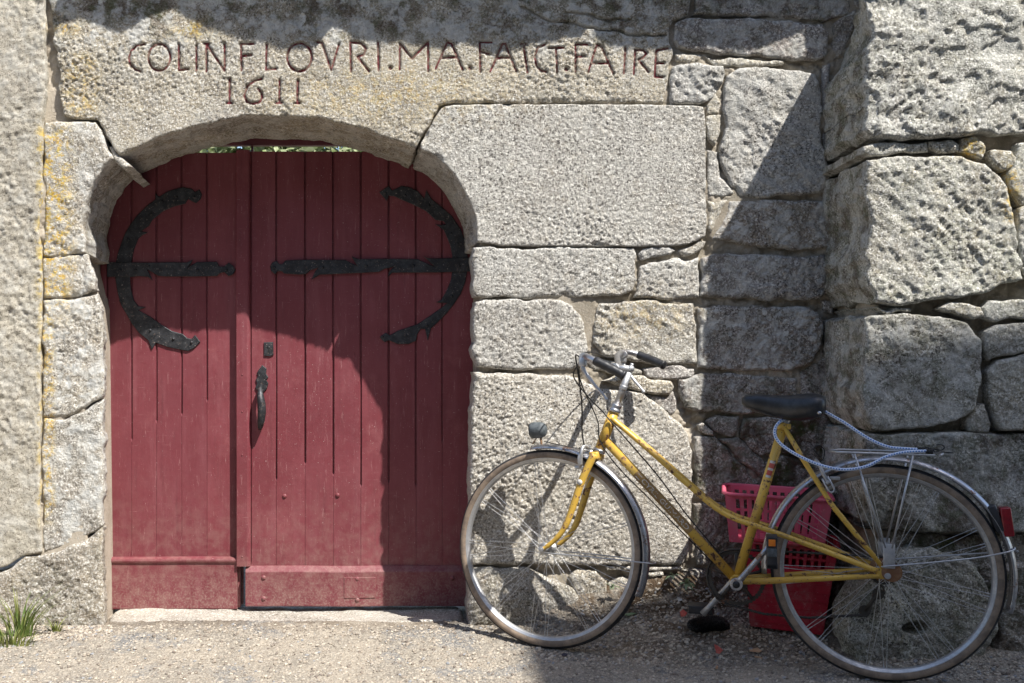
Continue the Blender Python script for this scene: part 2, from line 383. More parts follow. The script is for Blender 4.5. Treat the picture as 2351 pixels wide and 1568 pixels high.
# ------------------------------------------------------------------ stones
DOORY = .36                                 # door face lies this far behind the wall face
PBUT = .43                                  # buttress projection
def chaikin(P, it):
    for _ in range(it):
        Q = np.roll(P, -1, 0); P = np.stack([.8 * P + .2 * Q, .2 * P + .8 * Q], 1).reshape(-1, 2)
    return P
def outline(P, seed, jag, corner):
    P = chaikin(np.asarray(P, float), corner)
    out = []
    for a, b in zip(P, np.roll(P, -1, 0)):
        k = max(1, int(np.linalg.norm(b - a) / .012))
        out.append(a + (b - a) * (np.arange(k) / k)[:, None])
    P = np.concatenate(out)
    c = P.mean(0)
    P = P + jag * np.stack([fbm(P[:, 0], P[:, 1], 22, 3, seed), fbm(P[:, 0], P[:, 1], 22, 3, seed + 5)], 1) * 1.6
    return P
def sdist(X, Z, P):
    A = P; B = np.roll(P, -1, 0); dv = B - A; L2 = (dv ** 2).sum(1) + 1e-12
    n = len(X); dist = np.empty(n); near = np.empty((n, 2)); ins = np.zeros(n, bool)
    for s in range(0, n, 12000):
        x = X[s:s + 12000, None]; z = Z[s:s + 12000, None]
        t = np.clip(((x - A[:, 0]) * dv[:, 0] + (z - A[:, 1]) * dv[:, 1]) / L2, 0, 1)
        qx = A[:, 0] + t * dv[:, 0]; qz = A[:, 1] + t * dv[:, 1]
        d2 = (x - qx) ** 2 + (z - qz) ** 2; i = d2.argmin(1); r = np.arange(len(i))
        dist[s:s + 12000] = np.sqrt(d2[r, i]); near[s:s + 12000, 0] = qx[r, i]; near[s:s + 12000, 1] = qz[r, i]
        cr = ((A[:, 1] > z) != (B[:, 1] > z)) & (x < A[:, 0] + (z - A[:, 1]) * dv[:, 0] / np.where(np.abs(dv[:, 1]) < 1e-12, 1e-12, dv[:, 1]))
        ins[s:s + 12000] = cr.sum(1) % 2 == 1
    return np.where(ins, dist, -dist), near
STY = {  # (freq, amplitude, octaves)
    'fine': [(7, .0035, 2), (70, .0026, 3), (155, .0048, 2)],
    'dress': [(6, .0014, 2), (95, .0016, 2), (170, .0044, 2)],
    'rough': [(5, .010, 2), (13, .007, 3), (48, .0045, 3), (130, .0046, 2)],
    'jamb': [(6, .007, 3), (34, .0046, 3), (120, .0042, 2)],
    'hewn': [(4, .012, 2), (9, .0085, 4), (34, .0055, 3), (75, .0048, 2), (150, .0046, 1)],
    'ledge': [(3, .014, 3), (7, .010, 3), (40, .0040, 3), (130, .0050, 2)],
    'mortar': [(5, .026, 2), (22, .014, 3), (80, .007, 2)],
}
def surf(x, z, sty, seed):
    h = 0
    ca, sa = math.cos(.7), math.sin(.7); u = x * ca - z * sa; v_ = x * sa + z * ca      # tooling runs slightly diagonal
    for i, (fq, a, o) in enumerate(STY[sty]):
        if sty in ('rough', 'hewn') and i in (1, 2):
            n_ = fbm(u * .62, v_ * 1.35, fq, o, seed + 31 * i); p_ = fbm(u * .6, v_ * 1.4, fq * 1.7, 2, seed + 31 * i + 9)
            v = 1.15 * n_ - .5 * sstep(.15, .6, p_)
        elif sty == 'ledge' and i in (0, 1):
            t_ = fbm(x * .8, z * 1.25, fq, o, seed + 31 * i) * 3.2; fl = np.floor(t_); v = (fl + sstep(.80, .93, t_ - fl)) / 1.6 + .12 * t_
        elif sty in ('fine', 'dress') and i == 1:
            v = .75 * fbm(u * .8, v_ * 1.2, fq, o, seed + 31 * i) - .75 * sstep(.16, .55, fbm(u * .75, v_ * 1.2, fq * .8, 2, seed + 77))
        else: v = fbm(x, z, fq, o, seed + 31 * i)
        if fq >= 40: v = v * (.85 + .75 * fbm(x, z, 3.3, 2, seed + 303))
        h = h + a * v
    return h
def yel_field(x, z, y):
    """yellow lichen, densest along the left jamb, thin patches elsewhere"""
    px = PX + x * F / (D + y); py = PY - (z - H) * F / (D + y)
    a = sstep(75, 100, px) * (1 - sstep(135, 190, px)) * sstep(250, 330, py) * (1 - sstep(640, 780, py)) * 1.0
    a = np.maximum(a, sstep(80, 100, px) * (1 - sstep(112, 135, px)) * sstep(640, 700, py) * (1 - sstep(1150, 1230, py)) * .85)
    a = np.maximum(a, sstep(130, 160, px) * (1 - sstep(190, 250, px)) * sstep(100, 150, py) * (1 - sstep(240, 290, py)) * .6)
    a = np.maximum(a, np.exp(-((px - 150) / 40) ** 2 - ((py - 60) / 25) ** 2) * .8)
    a = np.maximum(a, np.exp(-((px - 440) / 45) ** 2 - ((py - 70) / 22) ** 2) * .9)
    a = np.maximum(a, np.exp(-((px - 890) / 260) ** 2 - ((py - 215) / 70) ** 2) * .45)
    a = np.maximum(a, np.exp(-((px - 2235) / 26) ** 2 - ((py - 340) / 24) ** 2) * 1.3)
    a = np.maximum(a, np.exp(-((px - 2318) / 22) ** 2 - ((py - 440) / 70) ** 2) * 1.1)
    a = np.maximum(a, np.exp(-((px - 1480) / 120) ** 2 - ((py - 720) / 60) ** 2) * .35)
    return a
SEED = [10]
def stone(poly, parent, mat='grey', yp=0., sty='fine', res=.0050, edge=.014, ed=None, prot=0., bulge=.001, depth=.12, back=None,
          rows=2, jag=.0058, corner=0, name='stone', whi=.2, moss=0., yel=1., mosk=None, carve=None, tilt=(0, 0), shear=0., skirtn=.0):
    SEED[0] += 13; seed = SEED[0]
    P = np.array([[W(a, b, yp)[0], W(a, b, yp)[2]] for a, b in poly])
    P = outline(P, seed, jag, corner)
    if name == 'stone': cc0 = P.mean(0); dP = P - cc0; P = cc0 + dP * (1 + .0022 / (np.linalg.norm(dP, axis=1)[:, None] + 1e-6))
    lo = P.min(0) - res; hi = P.max(0) + res
    nx = int((hi[0] - lo[0]) / res) + 2; nz = int((hi[1] - lo[1]) / res) + 2
    gx, gz = np.meshgrid(lo[0] + np.arange(nx) * res, lo[1] + np.arange(nz) * res)
    X = gx.ravel().copy(); Z = gz.ravel().copy()
    sd, near = sdist(X, Z, P)
    idx = np.arange(nx * nz).reshape(nz, nx)
    q = np.stack([idx[:-1, :-1], idx[:-1, 1:], idx[1:, 1:], idx[1:, :-1]], -1).reshape(-1, 4)
    q = q[(sd[q] > 0).any(1)]
    use = np.unique(q); rem = -np.ones(nx * nz, int); rem[use] = np.arange(len(use)); q = rem[q]
    X = X[use]; Z = Z[use]; sd = sd[use]; near = near[use]
    o = sd < 0; X[o] = near[o, 0]; Z[o] = near[o, 1]; sd = np.maximum(sd, 0)
    ed = edge if ed is None else ed
    edge = edge * (.45 + .75 * (.5 + .5 * fbm(X, Z, 14, 2, seed + 41))) * .55; ed = ed * .5
    e = np.clip(sd / edge, 0, 1); rnd = ed * (1 - np.sqrt(np.maximum(0, 1 - (1 - e) ** 2)))
    h0 = surf(X, Z, sty, seed); c = P.mean(0)
    big = np.minimum(1, sd / (sd.max() + 1e-6)); h = prot + h0 * (.6 + .4 * e) - rnd + bulge * big
    h = h + tilt[0] * (X - c[0]) + tilt[1] * (Z - c[1])
    if name == 'stone': h = h - .010 * sstep(.25, .8, fbm(X, Z, 16, 2, seed + 51)) * (1 - sstep(.0, .022, sd))      # broken arrises
    if name == 'mortar': h = np.minimum(h, .0105)
    if carve is not None: h = h - carve(X, Z)
    Y = yp - h
    V = np.stack([X, Y, Z], 1); nf = len(V)
    ed_ = np.concatenate([q[:, [0, 1]], q[:, [1, 2]], q[:, [2, 3]], q[:, [3, 0]]])
    key = ed_[:, 0].astype(np.int64) * (nf + 1) + ed_[:, 1]; rkey = ed_[:, 1].astype(np.int64) * (nf + 1) + ed_[:, 0]
    be = ed_[~np.isin(key, rkey)]
    bv = np.unique(be); bm_ = -np.ones(nf, int); bm_[bv] = np.arange(len(bv)); nb = len(bv)
    fx, fy, fz = X[bv], Y[bv], Z[bv]
    if back is None: bx, bz = c[0] + (fx - c[0]) * .985, c[1] + (fz - c[1]) * .985
    else: bx, bz = back(fx, fz)
    by = np.full(nb, yp + depth); parts = [V]; quads = [q]
    prev = bv
    for r in range(1, rows + 1):
        t = r / rows
        ns = skirtn * math.sin(math.pi * min(1, t * 1.05)) if skirtn else 0
        if skirtn and t < .999:
            tt = np.full(nb, t * depth)
            hi_ = .009 * fbm(fz, tt + .37, 26, 3, seed + 6) + .0055 * fbm(fz, tt, 110, 1, seed + 7); dx_ = (fx - c[0]) / (np.abs(fx - c[0]) + .08)
        else: hi_ = 0; dx_ = 0
        jx = hi_ * dx_ + ns * fbm(fz + 3, np.full(nb, t * depth) + fx * .3, 18, 3, seed + 3); jz = ns * fbm(fx + 9, np.full(nb, t * depth) + fz * .3, 18, 3, seed + 4)
        parts.append(np.stack([fx + (bx - fx) * t + jx, fy + (by - fy) * t, fz + (bz - fz) * t + jz], 1))
        cur = nf + (r - 1) * nb + np.arange(nb)
        pa = prev[bm_[be[:, 0]]] if r > 1 else be[:, 0]; pb = prev[bm_[be[:, 1]]] if r > 1 else be[:, 1]
        quads.append(np.stack([pb, pa, cur[bm_[be[:, 0]]], cur[bm_[be[:, 1]]]], 1)); prev = cur
    V = np.concatenate(parts); Q = np.concatenate(quads)
    org = np.array([c[0], yp, c[1]])
    me = mesh_np(name, V - org, Q); me.materials.append(M[mat])
    f_ = lambda a: np.concatenate([a] + [a[bv]] * rows)
    attr(me, 'whi', f_(np.full(nf, float(whi)) if not callable(whi) else whi(X, Z))); attr(me, 'moss', f_(np.full(nf, float(moss)) if not callable(moss) else moss(X, Z)))
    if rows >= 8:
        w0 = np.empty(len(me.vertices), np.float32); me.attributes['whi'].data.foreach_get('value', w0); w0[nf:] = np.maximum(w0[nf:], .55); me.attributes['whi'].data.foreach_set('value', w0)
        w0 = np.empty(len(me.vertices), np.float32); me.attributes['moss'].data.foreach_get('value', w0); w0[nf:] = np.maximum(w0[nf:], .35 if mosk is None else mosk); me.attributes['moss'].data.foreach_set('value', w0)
    attr(me, 'yel', f_(yel * yel_field(X, Z, yp)))
    ob = bpy.data.objects.new(name, me); ob.location = org
    return link(ob, parent)
def vpback(vx, vy, k, y=DOORY, yp=0., dx=0.):
    def f(x, z):
        px = PX + x * F / (D + yp); py = PY - (z - H) * F / (D + yp)
        bx = vx + (px - vx) * k + dx; by = vy + (py - vy) * k
        kk = (D + y) / F
        return (bx - PX) * kk, H - (by - PY) * kk
    return f

# ------------------------------------------------------------------ the wall with the inscription
wall = thing('stone_wall', 'old granite wall with carved inscription and date above an arched doorway', 'wall', (0, 0, 0))
# inscription strokes (picture coordinates), carved into the lintel
def zt(col, pts): return [(587.5 * col + a / 4, b / 4) for a, b in pts]
def arc(col, cx, cy, rx, ry, a0, a1, n=18): return zt(col, [(cx + rx * math.cos(math.radians(a0 + (a1 - a0) * i / n)), cy + ry * math.sin(math.radians(a0 + (a1 - a0) * i / n))) for i in range(n + 1)])
LET = [
 [zt(0, [(1325, 403), (1250, 420), (1200, 470), (1180, 530), (1195, 590), (1235, 635), (1290, 655)])],
 [arc(0, 1460, 525, 100, 122, 0, 360, 30)],
 [zt(0, [(1640, 400), (1640, 640), (1722, 634)])],
 [zt(0, [(1800, 415), (1800, 650)])],
 [zt(0, [(1893, 655), (1892, 402), (2060, 648), (2060, 400)]), zt(0, [(1870, 398), (1915, 402)])],
 [zt(0, [(2215, 648), (2210, 400)]), zt(0, [(2205, 402), (2330, 400)]), zt(0, [(2212, 512), (2310, 503)])],
 [zt(1, [(97, 402), (90, 640), (188, 630)])],
 [arc(1, 398, 525, 112, 128, 0, 360, 30)],
 [zt(1, [(555, 385), (605, 395), (690, 642), (762, 402)])],
 [zt(1, [(872, 660), (865, 388), (960, 395), (1010, 445), (990, 500), (930, 520), (1038, 655)])],
 [zt(1, [(1120, 385), (1125, 652)])],
 [arc(1, 1235, 622, 9, 9, 0, 300, 6)],
 [zt(1, [(1318, 640), (1322, 398), (1432, 540), (1580, 385), (1582, 655)])],
 [zt(1, [(1648, 632), (1755, 388), (1795, 398), (1897, 640)]), zt(1, [(1700, 532), (1850, 526)])],
 [arc(1, 1965, 625, 9, 9, 0, 300, 6)],
 [zt(1, [(2060, 660), (2055, 390)]), zt(1, [(2055, 388), (2172, 388)]), zt(1, [(2060, 470), (2142, 496)])],
 [zt(1, [(2150, 660), (2262, 402), (2290, 400), (2392, 655)]), zt(1, [(2200, 532), (2335, 528)])],
 [zt(2, [(105, 405), (145, 668)]), zt(2, [(80, 402), (130, 405)])],
 [zt(2, [(305, 408), (238, 435), (210, 520), (225, 600), (262, 645), (318, 660)])],
 [zt(2, [(335, 440), (478, 438)]), zt(2, [(405, 440), (415, 665)])],
 [arc(2, 500, 635, 11, 11, 0, 300, 6)],
 [zt(2, [(585, 405), (585, 662)]), zt(2, [(585, 405), (702, 410)]), zt(2, [(585, 522), (672, 515)])],
 [zt(2, [(700, 665), (780, 412), (825, 428), (932, 678)]), zt(2, [(730, 580), (882, 580)])],
 [zt(2, [(1045, 433), (1030, 678)])],
 [zt(2, [(1122, 682), (1135, 455), (1210, 460), (1237, 490), (1205, 530), (1165, 545), (1255, 660)])],
 [zt(2, [(1440, 440), (1335, 460), (1325, 480), (1315, 702), (1392, 708)]), zt(2, [(1320, 580), (1400, 580)])],
 [zt(0, [(2105, 720), (2105, 945)]), zt(0, [(2080, 945), (2130, 945)])],
 [zt(0, [(2405, 722), (2340, 738), (2270, 790), (2240, 870), (2262, 930), (2320, 952), (2375, 942), (2406, 900), (2398, 850), (2365, 812)])],
 [zt(1, [(215, 738), (215, 945)]), zt(1, [(180, 945), (240, 945)])],
 [zt(1, [(382, 735), (378, 945)]), zt(1, [(355, 945), (402, 948)])],
]
def stroke_world(s):
    P = np.array([[W(a, b)[0], W(a, b)[2]] for a, b in s]); out = [P[0]]
    for a, b in zip(P[:-1], P[1:]):
        k = max(1, int(np.linalg.norm(b - a) / .004)); out += [a + (b - a) * i / k for i in range(1, k + 1)]
    return np.array(out)
STK = [[stroke_world(s) for s in L] for L in LET]
ALLP = np.concatenate([s for L in STK for s in L])
CRK = np.concatenate([stroke_world(q_) for q_ in ([(1196, 18), (1232, 34), (1262, 46), (1300, 52), (1345, 66), (1408, 68), (1440, 78), (1492, 84), (1530, 80)], [(1300, 30), (1350, 36), (1395, 46), (1450, 44)])])
def carve(x, z):
    r = np.zeros(len(x)); mc = (x > CRK[:, 0].min() - .02) & (x < CRK[:, 0].max() + .02) & (z > CRK[:, 1].min() - .02)
    jc = np.where(mc)[0]
    if len(jc): dc = np.sqrt(((x[jc, None] - CRK[:, 0]) ** 2 + (z[jc, None] - CRK[:, 1] - .006 * n2(x[jc] * 30, z[jc] * 0, 4)[:, None]) ** 2).min(1)); r[jc] = .014 * (1 - sstep(.0015, .0055, dc))
    m = (x > ALLP[:, 0].min() - .03) & (x < ALLP[:, 0].max() + .03) & (z > ALLP[:, 1].min() - .03) & (z < ALLP[:, 1].max() + .03)
    ii = np.where(m)[0]
    for s in range(0, len(ii), 6000):
        j = ii[s:s + 6000]; d = np.sqrt(((x[j, None] - ALLP[:, 0]) ** 2 + (z[j, None] - ALLP[:, 1]) ** 2).min(1))
        r[j] = r[j] + .0100 * (1 - sstep(.0018, .0072, d))
    return r
arch_back = vpback(779, 847, .909)
LINT = [(112, -22), (118, 30), (124, 92), (136, 116), (133, 150), (138, 188), (134, 212), (138, 240), (146, 266), (180, 271), (222, 272), (236, 294), (256, 330), (273, 356),
        (325, 332), (375, 312), (420, 296), (462, 283), (525, 272), (587, 266), (675, 266), (737, 271), (800, 285), (862, 302), (912, 322), (955, 338),
        (984, 288), (997, 262), (1010, 241), (1050, 235), (1175, 236), (1320, 235), (1522, 236), (1528, 190), (1533, 150), (1542, 132), (1547, 116), (1537, 95), (1534, 62), (1543, 44), (1576, 34), (1588, -22)]
LSEED = SEED[0] + 13
def lint_h(x, z): return surf(x, z, 'fine', LSEED)
lintel = stone(LINT, wall, 'cream', sty='fine', res=.0042, edge=.016, depth=DOORY, back=arch_back, rows=14, whi=lambda x, z: .25 + .65 * sstep(2.08, 2.17, z + .04 * fbm(x, z, 6, 2, 3)), carve=carve, bulge=.0, skirtn=.012, moss=lambda x, z: .12 + .7 * sstep(2.1, 2.2, z + .05 * fbm(x, z, 5, 2, 8)))
for L in STK:                               # the faded red paint in each carved letter
    V = []; Q = []
    for s in L:
        t = np.gradient(s, axis=0); t /= np.linalg.norm(t, axis=1)[:, None] + 1e-9; nn = np.stack([-t[:, 1], t[:, 0]], 1)
        wd = .0033 * (1 + .25 * fbm(s[:, 0], s[:, 1], 60, 2, 5)); b = len(V)
        for j, k in enumerate((-1, -.4, .4, 1)):
            p = s + nn * (wd * k)[:, None]; cx = carve(p[:, 0], p[:, 1])
            y = -(lint_h(p[:, 0], p[:, 1]) - cx) - .0034 - .0010 * (1 - abs(k))
            V += [(p[i, 0], y[i], p[i, 1]) for i in range(len(p))]
        n = len(s)
        for j in range(3):
            for i in range(n - 1): Q.append((b + j * n + i, b + j * n + i + 1, b + (j + 1) * n + i + 1, b + (j + 1) * n + i))
    V = np.array(V); c = V.mean(0); me = mesh_np('carved_letter', V - c, np.array(Q)); me.materials.append(M['carved'])
    o = bpy.data.objects.new('carved_letter', me); link(o, lintel); o.location = Vector(c) - lintel.location
# left jamb
L1 = [(102, 282), (160, 279), (218, 281), (228, 296), (243, 332), (257, 366), (233, 390), (214, 418), (203, 450), (194, 490), (190, 530), (196, 578), (150, 586), (100, 584)]
stone(L1, wall, 'jamb', sty='jamb', depth=DOORY, back=vpback(779, 847, .905), rows=12, whi=.75, skirtn=.012, edge=.02, prot=.002)
stone([(248, 336), (257, 336), (275, 360), (300, 380), (284, 388), (264, 370)], wall, 'jamb', sty='jamb', depth=DOORY, back=vpback(779, 847, .909), rows=8, whi=.1, prot=-.012, skirtn=.008, jag=.001)
jb = vpback(658, 850, .985)
stone([(100, 589), (150, 590), (197, 583), (207, 617), (215, 642), (221, 667), (175, 679), (130, 684), (100, 683)], wall, 'jamb', sty='jamb', depth=DOORY, back=jb, rows=6, whi=.8, skirtn=.008, edge=.02)
stone([(99, 690), (175, 686), (222, 675), (229, 704), (234, 760), (235, 850), (235, 912), (214, 922), (178, 943), (150, 955), (98, 955)], wall, 'jamb', sty='jamb', depth=DOORY, back=jb, rows=6, whi=1., skirtn=.008, edge=.026)
stone([(98, 962), (152, 962), (180, 949), (216, 928), (235, 919), (236, 1000), (236, 1120), (236, 1205), (214, 1219), (176, 1241), (132, 1260), (98, 1268), (96, 1100)], wall, 'jamb', sty='jamb', depth=DOORY, back=jb, rows=6, whi=.95, skirtn=.008, edge=.026)
stone([(-70, 1330), (0, 1316), (22, 1302), (58, 1280), (100, 1275), (134, 1266), (178, 1247), (218, 1224), (235, 1213), (234, 1330), (240, 1425), (238, 1475), (60, 1475), (-70, 1475)], wall, 'jamb', sty='jamb', depth=DOORY, back=jb, rows=6, whi=.12, moss=.25, skirtn=.008, edge=.03, prot=.012)
# big dressed block and right jamb
BLK = [(961, 341), (989, 291), (1002, 264), (1016, 246), (1050, 241), (1300, 241), (1525, 242), (1612, 244), (1616, 260), (1619, 400), (1621, 540), (1600, 551), (1575, 561), (1540, 565), (1400, 564), (1097, 563),
       (1097, 522), (1090, 484), (1072, 447), (1055, 416), (1029, 384), (997, 354)]
stone(BLK, wall, 'grey', sty='dress', res=.004, edge=.007, depth=DOORY, back=arch_back, rows=14, whi=.12, corner=1, jag=.0018, bulge=0, skirtn=.01, prot=.004)
jr = vpback(658, 850, .985)
stone([(1086, 570), (1270, 569), (1450, 569), (1458, 590), (1461, 640), (1447, 666), (1424, 678), (1300, 681), (1088, 682)], wall, 'grey', sty='dress', edge=.016, depth=DOORY, back=jr, rows=4, whi=.15, prot=.002)
stone([(1466, 585), (1482, 572), (1532, 569), (1552, 574), (1540, 585), (1500, 590), (1472, 598)], wall, 'grey', sty='jamb', whi=.3, prot=.0)
stone([(1562, 574), (1588, 562), (1606, 553), (1618, 556), (1612, 570), (1590, 580), (1572, 588)], wall, 'jamb', sty='jamb', whi=.2, prot=-.004)
stone([(1468, 616), (1492, 602), (1550, 594), (1582, 596), (1604, 588), (1606, 640), (1602, 683), (1545, 687), (1456, 683), (1462, 660)], wall, 'grey', sty='fine', whi=.35, edge=.02)
stone([(1089, 690), (1200, 688), (1285, 691), (1310, 701), (1332, 723), (1342, 750), (1347, 800), (1339, 830), (1313, 846), (1175, 848), (1095, 843), (1086, 800)], wall, 'grey', sty='fine', edge=.026, depth=DOORY, back=jr, rows=4, whi=.2, prot=.006)
stone([(1375, 696), (1480, 692), (1594, 698), (1601, 784), (1597, 834), (1550, 837), (1500, 831), (1440, 827), (1386, 815), (1364, 790), (1367, 730)], wall, 'cream', sty='rough', edge=.022, whi=.15)
stone([(1346, 700), (1360, 697), (1358, 740), (1360, 800), (1354, 812), (1350, 760)], wall, 'jamb', sty='jamb', prot=-.03)
stone([(1478, 845), (1538, 839), (1592, 848), (1588, 866), (1532, 871), (1484, 863)], wall, 'brown', sty='jamb', prot=-.004, whi=.2)
stone([(1352, 828), (1372, 820), (1420, 834), (1470, 846), (1474, 862), (1420, 858), (1362, 848)], wall, 'cream', sty='jamb', prot=-.006)
stone([(1384, 874), (1420, 863), (1478, 868), (1540, 874), (1546, 890), (1534, 907), (1490, 899), (1430, 887)], wall, 'cream', sty='fine', prot=.006, edge=.02)
stone([(1490, 908), (1530, 914), (1549, 898), (1551, 938), (1540, 956), (1512, 932)], wall, 'brown', sty='jamb', prot=-.006)
stone([(1086, 855), (1175, 859), (1256, 864), (1295, 863), (1336, 871), (1382, 893), (1430, 893), (1476, 905), (1512, 930), (1546, 960), (1570, 985), (1584, 1014), (1589, 1080), (1587, 1180), (1580, 1270), (1562, 1294), (1300, 1297), (1080, 1295), (1079, 1180), (1081, 1000), (1084, 900)],
      wall, 'grey', sty='fine', res=.0042, edge=.03, depth=DOORY, back=jr, rows=4, whi=.15, prot=.012, bulge=.012)
# base course right of the door
stone([(1077, 1302), (1140, 1302), (1208, 1306), (1238, 1316), (1277, 1331), (1316, 1351), (1330, 1368), (1330, 1430), (1075, 1440), (1076, 1360)], wall, 'jamb', sty='jamb', edge=.04, depth=DOORY, back=jr, rows=4, whi=.1, prot=.02, bulge=.02, moss=.25)
stone([(1307, 1322), (1326, 1311), (1368, 1313), (1390, 1336), (1388, 1362), (1360, 1385), (1325, 1370), (1311, 1340)], wall, 'cream', sty='jamb', edge=.02, prot=.008, moss=.3)
stone([(1397, 1340), (1432, 1326), (1462, 1335), (1470, 1372), (1430, 1395), (1395, 1380)], wall, 'cream', sty='jamb', edge=.02, prot=-.006, moss=.4)
stone([(1390, 1302), (1470, 1300), (1562, 1301), (1558, 1308), (1470, 1309), (1395, 1310)], wall, 'jamb', sty='jamb', edge=.006, prot=.006)
stone([(1484, 1313), (1519, 1312), (1523, 1321), (1490, 1325)], wall, 'cream', sty='jamb', edge=.008, prot=.008)
stone([(1476, 1333), (1552, 1326), (1560, 1352), (1530, 1390), (1478, 1395)], wall, 'cream', sty='jamb', edge=.02, prot=.01, moss=.3)
# upper right courses
stone([(1594, -22), (1601, 22), (1592, 34), (1762, 35), (1895, 46), (1950, 30), (1950, -22)], wall, 'brown', sty='jamb', moss=.7, whi=.5)
stone([(1552, 53), (1588, 42), (1762, 43), (1884, 55), (1901, 80), (1896, 129), (1870, 139), (1762, 128), (1650, 124), (1612, 119), (1560, 111), (1550, 92)], wall, 'brown', sty='jamb', moss=.4, whi=.6, edge=.02, prot=.004)
stone([(1550, 124), (1600, 123), (1612, 127), (1596, 139), (1552, 143)], wall, 'cream', sty='jamb', prot=-.006)
stone([(1618, 133), (1700, 133), (1800, 139), (1800, 147), (1700, 150), (1668, 150), (1630, 143)], wall, 'cream', sty='jamb', prot=-.004, edge=.008)
stone([(1545, 153), (1602, 146), (1660, 155), (1663, 172), (1648, 205), (1633, 228), (1614, 236), (1540, 237), (1537, 190)], wall, 'grey', sty='rough', edge=.02, whi=.4, prot=.004)
T3 = [(1670, 174), (1700, 157), (1762, 154), (1812, 158), (1868, 168), (1884, 190), (1886, 325), (1904, 392), (1902, 437), (1837, 446), (1762, 453), (1702, 449), (1680, 425), (1663, 395), (1655, 340), (1672, 285), (1661, 255), (1663, 200)]
stone(T3, wall, 'grey', sty='rough', edge=.02, whi=.45, moss=.18, prot=.004)
stone([(1640, 208), (1654, 232), (1653, 258), (1624, 260), (1626, 242)], wall, 'cream', sty='jamb', prot=-.006, edge=.01)
stone([(1623, 266), (1654, 265), (1655, 300), (1641, 332), (1629, 320), (1624, 290)], wall, 'cream', sty='jamb', prot=-.002, edge=.012)
stone([(1626, 342), (1644, 348), (1652, 392), (1668, 425), (1688, 446), (1650, 453), (1628, 448), (1625, 395)], wall, 'grey', sty='jamb', prot=-.006, edge=.012)
stone([(1627, 460), (1667, 460), (1652, 496), (1634, 536), (1626, 520)], wall, 'cream', sty='jamb', prot=-.006, edge=.012)
stone([(1678, 464), (1762, 462), (1902, 459), (1908, 500), (1902, 568), (1840, 574), (1762, 568), (1690, 557), (1637, 549), (1648, 530), (1667, 500)], wall, 'brown', sty='jamb', whi=.8, moss=.35, edge=.02)
stone([(1614, 592), (1640, 581), (1700, 586), (1762, 586), (1840, 589), (1893, 586), (1903, 602), (1900, 668), (1880, 687), (1762, 687), (1680, 681), (1610, 682)], wall, 'brown', sty='jamb', whi=.75, moss=.35, edge=.022, prot=.004)
stone([(1604, 708), (1650, 701), (1762, 706), (1848, 706), (1882, 716), (1888, 760), (1882, 800), (1864, 828), (1820, 846), (1762, 849), (1690, 852), (1604, 846), (1605, 784)], wall, 'brown', sty='jamb', whi=.9, moss=.35, edge=.026, prot=.006)
stone([(1560, 870), (1600, 860), (1690, 860), (1770, 862), (1828, 870), (1834, 928), (1800, 945), (1730, 951), (1660, 947), (1600, 942), (1572, 934), (1559, 900)], wall, 'brown', sty='jamb', whi=.6, moss=.6, edge=.02)
stone([(1840, 858), (1868, 838), (1900, 820), (1925, 830), (1925, 925), (1880, 938), (1842, 930)], wall, 'brown', sty='jamb', whi=.4, moss=.7, edge=.022, prot=-.004)
stone([(1624, 970), (1645, 958), (1694, 959), (1694, 991), (1681, 1003), (1646, 992)], wall, 'brown', sty='jamb', moss=.6, edge=.016)
stone([(1606, 976), (1614, 972), (1634, 988), (1637, 998), (1622, 999), (1609, 990)], wall, 'grey', sty='jamb', prot=.01, edge=.01, whi=.0)
stone([(1706, 962), (1800, 958), (1812, 990), (1790, 1030), (1748, 1046), (1700, 1010)], wall, 'brown', sty='jamb', moss=.9, edge=.02, whi=.2)
stone([(1655, 1010), (1690, 1006), (1745, 1052), (1762, 1078), (1752, 1098), (1700, 1060)], wall, 'brown', sty='jamb', moss=.8, edge=.016, whi=.2)
stone([(1596, 1002), (1640, 1002), (1690, 1060), (1745, 1104), (1742, 1150), (1600, 1146), (1597, 1070)], wall, 'brown', sty='jamb', moss=.9, edge=.02, whi=.35)
stone([(1808, 960), (1922, 945), (1925, 1040), (1870, 1060), (1800, 1040)], wall, 'brown', sty='jamb', moss=1.3, edge=.02, whi=.08)  # mossy film laid on heavily, part of the shade is in this colour
stone([(1755, 1060), (1800, 1046), (1870, 1066), (1925, 1050), (1925, 1160), (1752, 1160)], wall, 'brown', sty='jamb', moss=1.3, edge=.02, whi=.08)
stone([(1596, 1154), (1744, 1158), (1748, 1296), (1600, 1300), (1594, 1230)], wall, 'brown', sty='jamb', moss=.8, edge=.02, whi=.15)
stone([(1754, 1166), (1925, 1166), (1925, 1310), (1758, 1306)], wall, 'brown', sty='jamb', moss=1.2, edge=.02, whi=.12)
stone([(1570, 1310), (1740, 1308), (1925, 1316), (1925, 1440), (1568, 1440)], wall, 'brown', sty='jamb', moss=.9, edge=.03, whi=.1)
stone([(1893, 150), (1908, 146), (1912, 300), (1897, 318), (1892, 240)], wall, 'brown', sty='jamb', prot=-.01, whi=.4)
stone([(1890, 690), (1912, 690), (1916, 722), (1896, 716)], wall, 'brown', sty='jamb', prot=-.008, whi=.3)
stone([(1912, 66), (1930, 40), (1968, 20), (1962, 60), (1935, 130), (1914, 140)], wall, 'brown', sty='jamb', prot=-.004, whi=.4, moss=.6)
stone([(1972, -22), (2010, -22), (2000, 10), (1975, 22), (1958, 10)], wall, 'brown', sty='jamb', prot=-.004, moss=.6)
